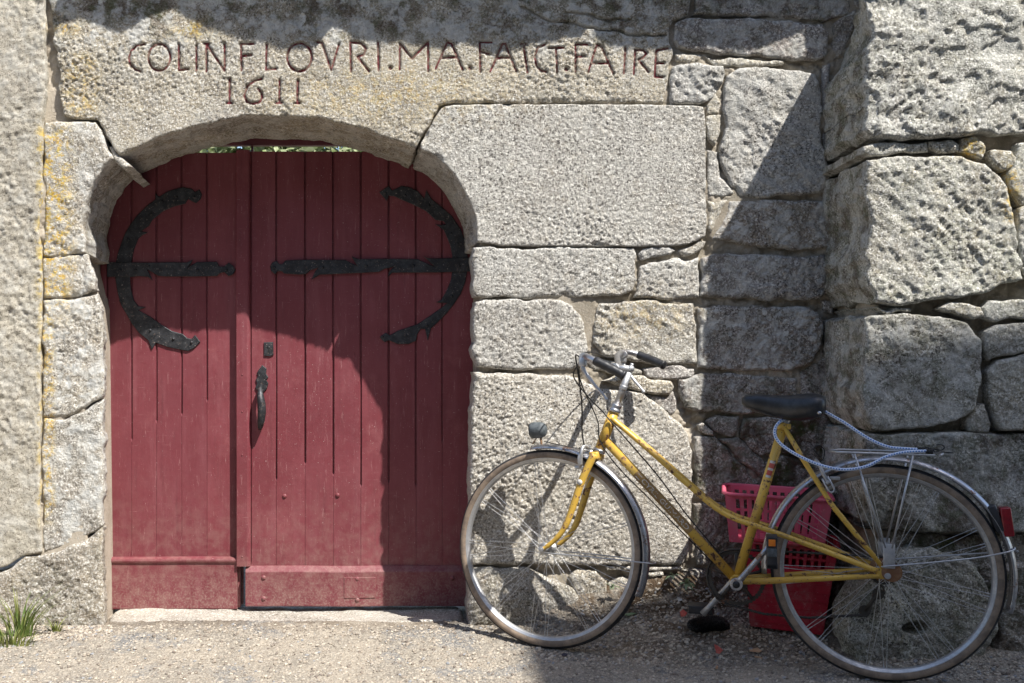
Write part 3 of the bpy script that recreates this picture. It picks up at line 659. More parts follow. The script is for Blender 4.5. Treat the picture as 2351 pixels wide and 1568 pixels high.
# courses above the picture, up to the eaves
for i, (a, b) in enumerate(((-200, 130), (136, 520), (526, 960), (966, 1300), (1306, 1620), (1626, 1960))):
    stone([(a, -28), (b, -28), (b, -210), (a, -212)], wall, 'grey', sty='jamb', res=.014, edge=.02)
for i, (a, b) in enumerate(((-200, 300), (306, 700), (706, 1120), (1126, 1500), (1506, 1960))):
    stone([(a, -218), (b, -217), (b, -400), (a, -400)], wall, 'grey', sty='jamb', res=.014, edge=.02)
ML = [(70, -410), (330, -410), (330, 250), (268, 300), (232, 330), (175, 385), (165, 420), (160, 560), (180, 640), (195, 700), (205, 1470), (70, 1470)]
MR = [(900, -410), (1990, -410), (1990, 1470), (1096, 1470), (1100, 568), (1112, 500), (1085, 430), (1040, 370), (985, 320), (900, 250)]
MT = [(320, -410), (910, -410), (910, 240), (320, 240)]
stone(ML[:4] + [(160, 300), (70, 300)], wall, 'mortar', yp=.040, sty='mortar', name='mortar', depth=.45, jag=0, corner=0)
stone([(70, 296), (260, 296)] + ML[4:], wall, 'mortar', yp=.016, sty='mortar', name='mortar', depth=.45, jag=0, corner=0)
stone(MR, wall, 'mortar', yp=.018, sty='mortar', name='mortar', depth=.45, jag=0, corner=0, moss=.35)
stone(MT, wall, 'mortar', yp=.10, sty='mortar', name='mortar', depth=.40, jag=0, corner=0, res=.05)
# ------------------------------------------------------------------ rendered wall on the left
rw = thing('rendered_wall', 'beige roughcast rendered wall at the left edge, beside the lichened jamb stones', 'wall', (W(0, 1300)[0], 0, .05))
STY['cast'] = [(3, .006, 2), (20, .004, 3), (60, .0045, 3), (130, .0042, 2)]
rp = stone([(-420, -410), (104, -410), (102, 100), (106, 180), (98, 280), (99, 450), (88, 530), (97, 570), (97, 700), (93, 900), (94, 1100), (93, 1230), (95, 1268), (58, 1274), (22, 1296), (-70, 1326), (-420, 1340)],
           rw, 'render', sty='cast', res=.0058, edge=.008, prot=.010, depth=.4, name='render_coat', bulge=0, jag=.004, corner=0, whi=.3)
rp.location -= rw.location
# ------------------------------------------------------------------ buttress
but = thing('buttress', 'thick rough granite buttress jutting out behind the rear wheel', 'buttress', (1.9, -.2, 0))
def bback(x, z): return x + .045 + .13 * sstep(1.92, 2.26, z), z
def bst(poly, mat='butt', **k):
    k.setdefault('sty', 'rough'); k.setdefault('edge', .02); k.setdefault('whi', .35); k.setdefault('rows', 26); k.setdefault('skirtn', .016); k.setdefault('mosk', .7)
    o = stone(poly, but, mat, yp=-PBUT, depth=PBUT + .02, back=bback, **k); o.location -= but.location; return o
bst([(1992, -40), (2150, -40), (2420, -40), (2420, 300), (2330, 309), (2237, 306), (2150, 316), (2075, 321), (1997, 316), (1984, 300), (1986, 265), (1990, 225), (1983, 185), (1988, 140), (2001, 67), (1996, 32)], sty='ledge', res=.0055, yel=1, prot=.0, whi=.3)
bst([(1985, 336), (2002, 328), (2060, 328), (2128, 325), (2127, 348), (2060, 351), (2000, 357), (1984, 350)], sty='jamb', edge=.010, prot=-.006, skirtn=.006)
bst([(2135, 327), (2180, 321), (2204, 331), (2198, 348), (2160, 350), (2136, 341)], sty='jamb', edge=.016, prot=.0, rows=3)
bst([(2211, 323), (2240, 315), (2262, 327), (2269, 345), (2261, 363), (2235, 352), (2206, 346)], sty='jamb', edge=.014, rows=3)
bst([(2277, 342), (2320, 343), (2332, 368), (2310, 392), (2282, 383), (2275, 360)], sty='jamb', edge=.016, rows=3)
bst([(2340, 330), (2420, 318), (2420, 420), (2345, 470), (2328, 440), (2318, 400)], sty='jamb', edge=.02, rows=3)
bst([(1990, 370), (2060, 361), (2200, 360), (2258, 374), (2285, 396), (2309, 430), (2322, 520), (2345, 600), (2345, 640), (2300, 652), (2252, 674), (2172, 685), (2052, 701), (2008, 690), (1992, 655), (1984, 592), (1999, 517), (1986, 440)], sty='hewn', res=.0055, whi=.3, prot=.008)
bst([(2336, 480), (2420, 440), (2420, 640), (2355, 640), (2335, 540)], rows=3)
bst([(2010, 706), (2045, 710), (2092, 709), (2090, 716), (2040, 717)], sty='jamb', edge=.006, rows=3, prot=-.004)
bst([(2158, 712), (2178, 694), (2250, 708), (2256, 726), (2232, 730)], sty='jamb', edge=.014, rows=3, prot=.006)
bst([(2256, 704), (2276, 688), (2308, 694), (2360, 690), (2420, 690), (2420, 735), (2330, 728), (2288, 738), (2262, 728)], sty='jamb', edge=.016, rows=3)
bst([(1988, 732), (2000, 726), (2085, 722), (2222, 739), (2236, 754), (2251, 784), (2249, 884), (2236, 934), (2219, 954), (2162, 977), (2075, 983), (2005, 988), (1990, 960), (1984, 900), (1988, 800)], sty='rough', res=.0055, whi=.6, prot=.004, moss=.45)
bst([(2264, 762), (2292, 746), (2420, 742), (2420, 806), (2340, 808), (2275, 826), (2262, 800)], sty='jamb', rows=3, moss=.3)
bst([(2270, 852), (2290, 832), (2345, 816), (2420, 814), (2420, 988), (2302, 990), (2288, 960), (2277, 920)], sty='rough', rows=3, moss=.3, prot=.006)
bst([(2240, 938), (2262, 926), (2279, 974), (2276, 990), (2230, 992), (2225, 968)], sty='jamb', rows=3, moss=.5, prot=-.006)
bst([(1988, 1002), (2010, 998), (2120, 996), (2420, 998), (2420, 1222), (2250, 1222), (2200, 1224), (2010, 1212), (1990, 1200), (1984, 1100)], sty='rough', res=.0055, whi=.4, moss=.8, prot=.0)  # mossy film increased here so the shaded block reads darker and warmer
bst([(1986, 1216), (2005, 1222), (2060, 1232), (2040, 1290), (1990, 1330), (1976, 1380), (1970, 1540), (1990, 1560), (2300, 1560), (2420, 1560), (2420, 1236), (2200, 1236), (2060, 1228), (2010, 1219)], 'brown', sty='rough', moss=1., prot=-.045, whi=.1, corner=0)
core = stone([(2010, -38), (2420, -38), (2420, 1560), (2010, 1560), (2008, 1000)], but, 'mortar', yp=-PBUT + .06, sty='mortar', name='mortar', depth=PBUT, jag=0, corner=0, moss=.5, back=bback, rows=8, skirtn=.015); core.location -= but.location
# sloping weathering on top of the buttress (out of the picture)
cb = MB(); x0, _, z0 = W(1990, -40, -PBUT); x1 = W(2420, 0, -PBUT)[0]
cb.add([(x0, -PBUT - .01, z0), (x1, -PBUT - .01, z0), (x1 + .2, .01, z0 + .13), (x0 + .165, .01, z0 + .13), (x0, -PBUT - .01, z0 - .01), (x1, -PBUT - .01, z0 - .01), (x1 + .2, .01, z0 - .01), (x0 + .165, .01, z0 - .01)],
       [(0, 1, 2, 3), (4, 7, 6, 5), (0, 4, 5, 1), (1, 5, 6, 2), (2, 6, 7, 3), (3, 7, 4, 0)], 0, False)
cp = cb.build('capstone', M['butt'], but); cp.location -= but.location

# ------------------------------------------------------------------ ground
def zg(x, y):
    x = np.asarray(x, float); y = np.asarray(y, float)
    b = .034 * sstep(-.50, .02, y) - .05 * sstep(.03, .15, y)
    b = b + .125 * sstep(-.11, .02, y) * sstep(.42, .72, x) * (1 - .35 * sstep(1.2, 1.5, x))
    b = b + .055 * sstep(-.52, -.42, y) * sstep(1.38, 1.62, x)
    b = b + .020 * sstep(-.95, -.5, y) + .052 * sstep(-.40, -.14, y) * sstep(.72, 1.0, x)
    b = b + .008 * fbm(x, y, 2.5, 2, 91)
    return b
def expand(a, b, st, far):
    c = np.arange(a, b + st / 2, st); r = []; d = st; v = b
    while v < far: d *= 1.35; v += d; r.append(v)
    l = []; d = st; v = a
    while v > -far: d *= 1.35; v -= d; l.append(v)
    return np.array(l[::-1] + list(c) + r)
gx = expand(-1.9, 2.5, .0075, 70); gy = expand(-.72, .05, .0065, 70)
X, Y = np.meshgrid(gx, gy); near = ((np.abs(X - .3) < 2.6) & (Y > -.95) & (Y < .3))
Zb = np.where(near, zg(X, Y), 0.); lim = np.clip(sstep(-1.2, -.7, Y), 0, 1) * (np.abs(X - .3) < 2.6)
Zb = zg(np.clip(X, -2.2, 2.6), np.clip(Y, -3, .2))
fine = fbm(X, Y, 50, 3, 21) * .0035 + fbm(X, Y, 120, 2, 22) * .0030 + np.maximum(0, fbm(X, Y, 85, 2, 23)) * .007
coarse = sstep(.45, .7, X) * sstep(-.45, -.2, Y)
Zb = Zb + np.where(near, fine * (.8 + .5 * coarse), 0)
nx, ny = len(gx), len(gy); idx = np.arange(nx * ny).reshape(ny, nx)
q = np.stack([idx[:-1, :-1], idx[:-1, 1:], idx[1:, 1:], idx[1:, :-1]], -1).reshape(-1, 4)
me = mesh_np('ground', np.stack([X.ravel(), Y.ravel(), Zb.ravel()], 1), q); me.materials.append(M['ground'])
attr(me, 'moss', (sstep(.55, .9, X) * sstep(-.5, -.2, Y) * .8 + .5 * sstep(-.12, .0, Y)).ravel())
gr = bpy.data.objects.new('ground', me); link(gr); gr['kind'] = 'structure'
def pebbles(name, xs, ys, sz, label, seed=1):
    rg = np.random.RandomState(seed); t = (1 + 5 ** .5) / 2
    iv = np.array([(-1, t, 0), (1, t, 0), (-1, -t, 0), (1, -t, 0), (0, -1, t), (0, 1, t), (0, -1, -t), (0, 1, -t), (t, 0, -1), (t, 0, 1), (-t, 0, -1), (-t, 0, 1)]) / math.sqrt(1 + t * t)
    it = np.array([(0, 11, 5), (0, 5, 1), (0, 1, 7), (0, 7, 10), (0, 10, 11), (1, 5, 9), (5, 11, 4), (11, 10, 2), (10, 7, 6), (7, 1, 8), (3, 9, 4), (3, 4, 2), (3, 2, 6), (3, 6, 8), (3, 8, 9), (4, 9, 5), (2, 4, 11), (6, 2, 10), (8, 6, 7), (9, 8, 1)])
    n = len(xs); a = rg.rand(n) * 6.28; b = rg.rand(n) * 6.28
    V = iv[None] * (1 + .22 * (rg.rand(n, 12, 1) - .5)) * (sz[:, None, None] * (np.stack([.8 + .5 * rg.rand(n), .7 + .4 * rg.rand(n), .45 + .35 * rg.rand(n)], 1)[:, None, :]))
    ca, sa = np.cos(a)[:, None], np.sin(a)[:, None]; x = V[..., 0] * ca - V[..., 1] * sa; y = V[..., 0] * sa + V[..., 1] * ca; z = V[..., 2]
    cb_, sb_ = np.cos(b * .1)[:, None], np.sin(b * .1)[:, None]; x, z = x * cb_ - z * sb_, x * sb_ + z * cb_
    V = np.stack([x + xs[:, None], y + ys[:, None], z + (zg(xs, ys) + sz * .25)[:, None]], -1).reshape(-1, 3)
    T = (it[None] + 12 * np.arange(n)[:, None, None]).reshape(-1, 3)
    me = mesh_np(name, V, T, False); me.materials.append(M['pebble']); attr(me, 'tone', np.repeat(rg.rand(n), 12))
    o = bpy.data.objects.new(name, me); link(o); tag(o, label, 'gravel', None, 'stuff'); return o
rg = np.random.RandomState(5)
n = 5200; xs = rg.rand(n) * 1.55 + .50; ys = -.03 - .36 * rg.rand(n) ** 1.25
keep = ~((xs > 1.48) & (ys > -.42)); extra = 1100; ex = rg.rand(extra) * .9 + 1.45; ey = -.44 - .12 * rg.rand(extra)
xs = np.concatenate([xs[keep], ex]); ys = np.concatenate([ys[keep], ey]); sz = .0034 + .0058 * rg.rand(len(xs)) ** 2.2
pebbles('loose_gravel', xs, ys, sz, 'loose brown gravel heaped along the wall foot behind the bicycle', 3)
n = 15000; xs = rg.rand(n) * 4.0 - 1.55; ys = -.58 + .57 * rg.rand(n); sz = .0018 + .0062 * rg.rand(n) ** 4
nl = 900; lx = -1.42 + .42 * rg.rand(nl); ly = -.02 - .16 * rg.rand(nl) ** 1.5; xs = np.concatenate([xs, lx]); ys = np.concatenate([ys, ly]); sz = np.concatenate([sz, .003 + .004 * rg.rand(nl)])
nl = 700; lx = np.concatenate([-1.25 + .3 * rg.rand(nl // 2), -1.0 + 1.4 * rg.rand(nl // 2)]); ly = np.concatenate([-.03 - .10 * rg.rand(nl // 2) ** 1.5, -.02 - .10 * rg.rand(nl // 2) ** 1.3]); xs = np.concatenate([xs, lx]); ys = np.concatenate([ys, ly]); sz = np.concatenate([sz, .0025 + .005 * rg.rand(len(lx)) ** 1.8])
pebbles('fine_gravel', xs, ys, sz, 'fine pale gravel and grit scattered over the lane', 4)

# ------------------------------------------------------------------ door
def w2(vx, vy, y): p = W(vx, vy, y); return (p[0], p[2])
YL, YR = DOORY + .014, DOORY + .0           # faces of the left and right leaf
ZB = W(0, 1392, DOORY)[2]
def plank(x0, x1, zt_, zb, ends, y, parent, g=.0045, gd=.007, th=.035, seam=.0009):
    """one board; grooves along both long edges run from the top down to ends[0] / ends[1]"""
    mb = MB(); zs = sorted({zb, ends[0], ends[1], ends[0] - .012, ends[1] - .012, zt_}); rows = []
    nseg = []
    for a, b in zip(zs[:-1], zs[1:]):
        k = max(1, int((b - a) / .15)); nseg += [a + (b - a) * i / k for i in range(k)]
    nseg.append(zs[-1])
    for z in nseg:
        r = []
        gl = gd if z >= ends[0] - .001 else seam; gr_ = gd if z >= ends[1] - .001 else seam
        wl = g if z >= ends[0] - .001 else .0012; wr = g if z >= ends[1] - .001 else .0012
        bow = .0006 * math.sin(z * 7 + x0 * 40)
        for x, d in ((x0 + .0002, th), (x0 + .0002, gl), (x0 + wl * .55, gl), (x0 + wl * .9, .0009), (x0 + wl * 1.25, .0), (x1 - wr * 1.25, .0), (x1 - wr * .9, .0009), (x1 - wr * .55, gr_), (x1 - .0002, gr_), (x1 - .0002, th)):
            r.append((x, y + d + (bow if d < .01 else 0), z))
        rows.append(r)
    n = 10; V = [p for r in rows for p in r]; Fs = []
    for i in range(len(rows) - 1):
        for j in range(n - 1): Fs.append((i * n + j, i * n + j + 1, (i + 1) * n + j + 1, (i + 1) * n + j))
    Fs.append(tuple((len(rows) - 1) * n + j for j in range(n))); Fs.append(tuple(range(n))[::-1])
    mb.add(V, Fs, 0, False)
    o = mb.build('plank', M['door'], parent, (x0, y, zb)); o.location -= parent.location; return o
def Zd(vy, y): return W(0, vy, y)[2]
def Xd(vx, y): return W(vx, 0, y)[0]
def rivet(mb, vx, vy, y, r=.006, flat=.55): p = W(vx, vy, y); mb.lathe((p[0], y, p[2]), (0, -1, 0), [(r, -.002), (r, .0005), (r * .85, r * .45 * flat * 2), (r * .45, r * .8 * flat * 2), (0.0001, r * .9 * flat * 2)], 10)
def pth(pts, y): return [w2(a, b, y) for a, b in pts]
LC = [(464, 447), (458, 436), (448, 441), (440, 434), (420, 430), (400, 435), (385, 440), (366, 452), (357, 444), (357, 458), (335, 475), (315, 495), (300, 515), (288, 535), (278, 560), (270, 585), (266, 605), (264, 622), (265, 640), (270, 670), (278, 700), (290, 720), (302, 742), (320, 765), (340, 781), (349, 803), (358, 787), (385, 797), (415, 803), (432, 806), (445, 800), (460, 785), (448, 769), (440, 778), (430, 776), (420, 767), (395, 760), (370, 745), (345, 727), (330, 719), (318, 712), (335, 705), (318, 703), (308, 690), (301, 665), (299, 640), (300, 622), (302, 600), (308, 572), (318, 548), (327, 540), (340, 534), (324, 531), (342, 519), (350, 505), (375, 485), (400, 474), (425, 468), (432, 457), (440, 462), (450, 467), (460, 458)]
LS = [(246, 602), (340, 603), (400, 602), (428, 603), (443, 596), (433, 613), (452, 602), (498, 601), (504, 612), (515, 612), (525, 603), (535, 610), (541, 620), (535, 630), (525, 634), (515, 625), (505, 627), (498, 634), (440, 635), (380, 635), (362, 633), (338, 618), (351, 644), (340, 636), (320, 634), (300, 636), (246, 636)]
z1 = lambda L: [(587.5 + a / 4, 392 + b / 4) for a, b in L]
RS = z1([(130, 880), (150, 840), (190, 830), (215, 858), (245, 858), (270, 825), (420, 818), (820, 820), (930, 875), (875, 786), (915, 802), (945, 812), (1200, 808), (1480, 812), (1645, 885), (1530, 778), (1575, 802), (1640, 806), (1800, 802), (1972, 797), (1972, 925), (1700, 935), (1250, 937), (1208, 978), (1222, 925), (1262, 885), (1180, 902), (1130, 930), (950, 940), (585, 955), (508, 1002), (538, 935), (568, 893), (500, 915), (460, 950), (390, 955), (260, 945), (235, 922), (200, 925), (175, 952), (140, 922)])
RC = z1([(1133, 200), (1215, 140), (1250, 182), (1300, 160), (1330, 140), (1400, 150), (1480, 185), (1545, 255), (1562, 178), (1612, 262), (1700, 330), (1800, 420), (1880, 540), (1920, 650), (1942, 780), (1942, 900), (1922, 1020), (1880, 1130), (1820, 1220), (1750, 1310), (1660, 1400), (1605, 1450), (1576, 1562), (1552, 1455), (1512, 1452), (1482, 1500), (1468, 1562), (1400, 1592), (1300, 1592), (1220, 1556), (1180, 1575), (1135, 1530), (1190, 1488), (1230, 1510), (1300, 1470), (1480, 1410), (1600, 1330), (1700, 1260), (1752, 1216), (1652, 1210), (1702, 1185), (1750, 1100), (1790, 1000), (1802, 900), (1802, 780), (1780, 680), (1740, 580), (1720, 542), (1645, 492), (1700, 500), (1745, 492), (1720, 462), (1650, 455), (1560, 370), (1440, 310), (1330, 265), (1270, 235), (1220, 230), (1200, 278)])
# left leaf
dl = thing('door_leaf', 'narrow left leaf of the red door, beside the lichened jamb', 'door', (Xd(246, YL), YL, ZB))
lx = [246, 302, 359, 417, 475, 552]; le = [1250, 1007, 965, 948, 917, 1270]
for i in range(5):
    plank(Xd(lx[i], YL), Xd(lx[i + 1], YL), Zd(351, YL), Zd(1394, YL), (Zd(le[i], YL), Zd(le[i + 1], YL)), YL, dl)
for nm_, a_, b_, yy_, lf in (('back_board', 244, 556, YL, dl),):
    mb = MB(); mb.box(((Xd(a_, yy_) + Xd(b_, yy_)) / 2, yy_ + .046, (Zd(352, yy_) + Zd(1392, yy_)) / 2), (Xd(b_, yy_) - Xd(a_, yy_), .02, Zd(352, yy_) - Zd(1392, yy_))); q = mb.build(nm_, M['door'], lf); q.location = -lf.location
def kick(xa, xb, ya, yb, y, th, leaf, round_=True):
    mb = MB(); x0, x1 = Xd(xa, y), Xd(xb, y); zt_, zb = Zd(ya, y), Zd(yb, y)
    prof = [(.0, zb), (-th * .9, zb), (-th, zb + .004), (-th, zt_ - .024), (-th - .001, zt_ - .022), (-th - .0065, zt_ - .017), (-th - .0075, zt_ - .011), (-th - .005, zt_ - .005), (-th * .7, zt_ - .001), (.0, zt_)] if round_ else \
           [(.0, zb), (-th * .95, zb), (-th, zb + .004), (-th, zt_ - .022), (-th * .9, zt_ - .018), (-th * .2, zt_ - .001), (.0, zt_)]
    n = len(prof); nxs = 13; V = []
    for i in range(nxs):
        x = x0 + (x1 - x0) * i / (nxs - 1)
        for a, z in prof: V.append((x, y + a + .0015 * n2(x * 6, z * 6, 3), z + .002 * float(n2(x * 5, 1., 9))))
    Fs = [(i * n + j, i * n + j + 1, (i + 1) * n + j + 1, (i + 1) * n + j) for i in range(nxs - 1) for j in range(n - 1)]
    Fs += [tuple(range(n)), tuple((nxs - 1) * n + j for j in range(n))[::-1]]
    mb.add(V, [f[::-1] for f in Fs], 0, False)
    o = mb.build('kick_board', M['door'], leaf, (x0, y, zb)); o.location -= leaf.location; return o
kick(243, 546, 1277, 1396, YL - .0005, .02, dl)
def iron(name, poly, y, th, leaf, rivs, ry):
    mb = MB(); mb.plate(pth(poly, y), y - th, th, .0022); o = mb.build(name, M['iron'], leaf, (leaf.location.x, y, leaf.location.z)); o.location -= leaf.location
    for (a, b) in rivs:
        rb = MB(); rivet(rb, a, b, y - th); q = rb.build('rivet', M['iron'], o); q.location = -(leaf.location + o.location)
    return o
iron('hinge_crescent', LC, YL - .0006, .006, dl, [(445, 452), (405, 452), (372, 462), (346, 491), (295, 550), (277, 690), (345, 758), (398, 778), (440, 786)], 0)
iron('hinge_strap', LS, YL - .0067, .006, dl, [(277, 619), (311, 619), (342, 611), (368, 620), (453, 620), (520, 620)], 0)
# right leaf with cover strip
dr = thing('door_leaf', 'wide right leaf of the red door carrying the iron pull and lock plate', 'door', (Xd(575, YR), YR, ZB))
rx = [575, 634, 700, 765, 828, 892, 955, 1015, 1092]; re_ = [1290, 1098, 1060, 1086, 1112, 1102, 1112, 1010, 1290]
for i in range(8):
    wide = i in (1, 4)
    plank(Xd(rx[i], YR), Xd(rx[i + 1], YR), Zd(348, YR), Zd(1388, YR), (Zd(re_[i], YR), Zd(re_[i + 1], YR)), YR, dr, .0052 if i in (2, 5) else .0042, .011 if i in (1, 2, 4, 5) else .007)
mb = MB(); mb.box(((Xd(562, YR) + Xd(1096, YR)) / 2, YR + .046, (Zd(350, YR) + Zd(1390, YR)) / 2), (Xd(1096, YR) - Xd(562, YR), .02, Zd(350, YR) - Zd(1390, YR))); q = mb.build('back_board', M['door'], dr); q.location = -dr.location
kick(565, 1092, 1298, 1389, YR - .0005, .022, dr, False)
mb = MB(); xs0, xs1 = Xd(543, YR), Xd(575.5, YR); zt_, zb = Zd(346, YR), Zd(1298, YR)
prof = [(xs0, .024), (xs0, -.017), (xs0 + .003, -.020), (xs1 - .012, -.020), (xs1 - .006, -.0175), (xs1 - .002, -.011), (xs1, -.001), (xs1, .024)]
V = []; n = len(prof)
for i in range(9):
    z = zb + (zt_ - zb) * i / 8
    for x, a in prof: V.append((x + .0008 * math.sin(z * 4), YR + a, z))
mb.add(V, [(i * n + j, i * n + j + 1, (i + 1) * n + j + 1, (i + 1) * n + j) for i in range(8) for j in range(n - 1)] + [tuple(range(n))[::-1], tuple(8 * n + j for j in range(n))], 0, False)
o = mb.build('cover_strip', M['door'], dr, (xs0, YR, zb)); o.location -= dr.location
for vy in (860, 945, 1045, 1278):
    rb = MB(); rivet(rb, 556, vy, YR - .020, .0028); q = rb.build('nail_head', M['door'], dr); q.location = -dr.location
iron('hinge_crescent', RC, YR - .0006, .006, dr, [(884, 443), (930, 449), (985, 472), (1035, 536), (1050, 560), (1037, 680), (980, 747), (932, 771), (877, 773)], 0)
iron('hinge_strap', RS, YR - .0067, .006, dr, [(630, 614), (740, 614), (840, 610), (949, 610), (1054, 610)], 0)
for (a, b) in ((605, 1326), (605, 1374), (820, 1329), (820, 1377), (1038, 1327), (653, 1139), (775, 1137)):
    rb = MB(); rivet(rb, a, b, YR - (.0225 if b > 1300 else .0), .0095, .35); q = rb.build('bolt_head', M['door'], dr); q.location = -dr.location
mb = MB(); mb.plate(pth([(790, 1322), (863, 1322), (862, 1369), (790, 1370)], YR), YR - .0255, .003, .001); q = mb.build('patch_plate', M['door'], dr); q.location = -dr.location
# lock plate and pull
mb = MB(); mb.plate(pth([(606, 786), (627, 785), (628, 815), (620, 818), (606, 817)], YR), YR - .006, .006, .0015); lp = mb.build('lock_plate', M['iron'], dr); lp.location = -dr.location
kb = MB(); p = W(617, 798, YR - .0063); kb.lathe((p[0], p[1], p[2]), (0, -1, 0), [(.0055, -.001), (.0055, .0004), (.0001, .0005)], 12); kb.box((p[0], p[1] - .0002, p[2] - .010), (.006, .0012, .016)); q = kb.build('keyhole', M['cable'], lp)
mb = MB(); P_ = [(602, 838), (612, 846), (611, 858), (616, 866), (611, 872), (616, 880), (613, 892), (606, 900), (592, 900), (586, 890), (590, 880), (587, 872), (592, 864), (590, 855), (596, 846)]
mb.plate(pth(P_, YR), YR - .007, .007, .002); pl = mb.build('pull_plate', M['iron'], dr); pl.location = -dr.location
hb = MB(); y0 = YR
path = [(600, 884, .012), (599, 893, .03), (600, 905, .042), (603, 925, .047), (604, 945, .046), (602, 962, .042), (600, 975, .034), (598, 982, .016), (598, 983, .002)]
pts = []; 
for a, b, off in path: q_ = W(a, b, y0); pts.append((q_[0], y0 - off, q_[2]))
hb.tube(pts, [.006, .009, .013, .0165, .0165, .015, .012, .009, .007], 12)
gq = hb.build('pull_grip', M['iron'], dr); gq.location = -dr.location
# frame strip on the left and transom board
fr = thing('door_frame', 'thin dark red timber frame and transom around the double door', 'door frame', (Xd(240, YL), YL, ZB))
mb = MB(); mb.box((Xd(238, YL), YL + .02, (Zd(420, YL) + Zd(1390, YL)) / 2), (Xd(245.4, YL) - Xd(231, YL), .05, Zd(420, YL) - Zd(1390, YL)), bev=.003); q = mb.build('frame_post', M['door'], fr); q.location = -fr.location
yt = DOORY + .03; mb = MB(); mb.box((Xd(660, yt), yt + .02, Zd(295.5, yt)), (Xd(900, yt) - Xd(420, yt), .04, Zd(258, yt) - Zd(333, yt)), bev=.003); q = mb.build('transom_board', M['door'], fr); q.location = -fr.location
mb = MB(); mb.box((Xd(577, yt), yt + .03, Zd(342, yt)), (.008, .02, .03)); q = mb.build('transom_block', M['door'], fr); q.location = -fr.location
# sill
sl = thing('door_sill', 'worn pale granite doorstep under the red door', 'doorstep', (Xd(600, 0), .1, 0))
mb = None
def slab(pts, zfun, name, parent, mat, th=.2):
    """pts: outline in x,y; top surface follows zfun"""
    P = np.array(pts); P = outline(P, 77, .004, 1); lo, hi = P.min(0), P.max(0); r = .009
    gx_, gy_ = np.meshgrid(np.arange(lo[0] - r, hi[0] + 2 * r, r), np.arange(lo[1] - r, hi[1] + 2 * r, r)); nz_, nx_ = gx_.shape
    X_, Y_ = gx_.ravel().copy(), gy_.ravel().copy(); sd, nr = sdist(X_, Y_, P); idx_ = np.arange(nx_ * nz_).reshape(nz_, nx_)
    q = np.stack([idx_[:-1, :-1], idx_[:-1, 1:], idx_[1:, 1:], idx_[1:, :-1]], -1).reshape(-1, 4); q = q[(sd[q] > 0).any(1)]
    use = np.unique(q); rem = -np.ones(len(X_), int); rem[use] = np.arange(len(use)); q = rem[q]; X_, Y_, sd, nr = X_[use], Y_[use], sd[use], nr[use]
    o_ = sd < 0; X_[o_] = nr[o_, 0]; Y_[o_] = nr[o_, 1]; sd = np.maximum(sd, 0); e = np.clip(sd / .02, 0, 1)
    Z_ = zfun(X_, Y_) - .016 * (1 - np.sqrt(1 - (1 - e) ** 2)) + fbm(X_, Y_, 14, 3, 8) * .005 + fbm(X_, Y_, 70, 2, 9) * .002
    V = np.stack([X_, Y_, Z_], 1); nf = len(V); ed_ = np.concatenate([q[:, [0, 1]], q[:, [1, 2]], q[:, [2, 3]], q[:, [3, 0]]])
    key = ed_[:, 0].astype(np.int64) * (nf + 1) + ed_[:, 1]; rk = ed_[:, 1].astype(np.int64) * (nf + 1) + ed_[:, 0]; be = ed_[~np.isin(key, rk)]
    bv = np.unique(be); bm_ = -np.ones(nf, int); bm_[bv] = np.arange(len(bv)); lowv = V[bv].copy(); lowv[:, 2] -= th
    qq = np.stack([be[:, 1], be[:, 0], nf + bm_[be[:, 0]], nf + bm_[be[:, 1]]], 1)
    me = mesh_np(name, np.concatenate([V, lowv]), np.concatenate([q, qq])); me.materials.append(mat)
    for a_ in ('whi', 'moss', 'yel'): attr(me, a_, np.full(len(me.vertices), .15 if a_ == 'moss' else 0.))
    ob = bpy.data.objects.new(name, me); link(ob, parent); ob.location = -parent.location if parent else (0, 0, 0); return ob
zs_ = ZB - .004
def sillz(x, y): return zs_ - .008 + .022 * sstep(.30, .0, y) - .03 * sstep(.0, -.04, y) + .004 * np.sin(x * 5)
slab([(Xd(262, .3), .44), (Xd(256, .3), .28), (Xd(250, .1), .10), (Xd(262, 0), -.01), (Xd(380, 0), -.035), (Xd(560, 0), -.02), (Xd(760, 0), .06), (Xd(950, 0), .12), (Xd(1062, .1), .13), (Xd(1066, .2), .30), (Xd(1060, .3), .44)], sillz, 'step', sl, M['sill'])
# ------------------------------------------------------------------ slate eaves above the picture
ev = thing('slate_eaves', 'ragged slate eaves just above the picture, shading the top of the lintel', 'roof', (0, 0, 2.8))
EP = [(110, 66), (150, 50), (182, 40), (216, 50), (242, 70), (275, 76), (302, 66), (332, 46), (386, 24), (402, 20), (432, 46), (480, 66), (512, 76), (545, 91), (580, 94), (612, 97), (640, 115), (722, 116), (746, 80), (762, 61), (776, 66), (792, 76), (810, 95), (860, 97), (890, 101), (920, 93), (942, 105), (972, 106), (1012, 116), (1060, 101), (1092, 111), (1130, 126), (1170, 116), (1202, 108), (1232, 100), (1276, 98), (1296, 86), (1328, 92), (1354, 58), (1366, 86), (1382, 99), (1402, 106), (1452, 109), (1502, 113), (1552, 116), (1600, 112), (1650, 118), (1722, 120), (1745, 112), (1800, 92), (1840, 78), (1846, 140), (1900, 150), (2000, 150)]
OV = .35
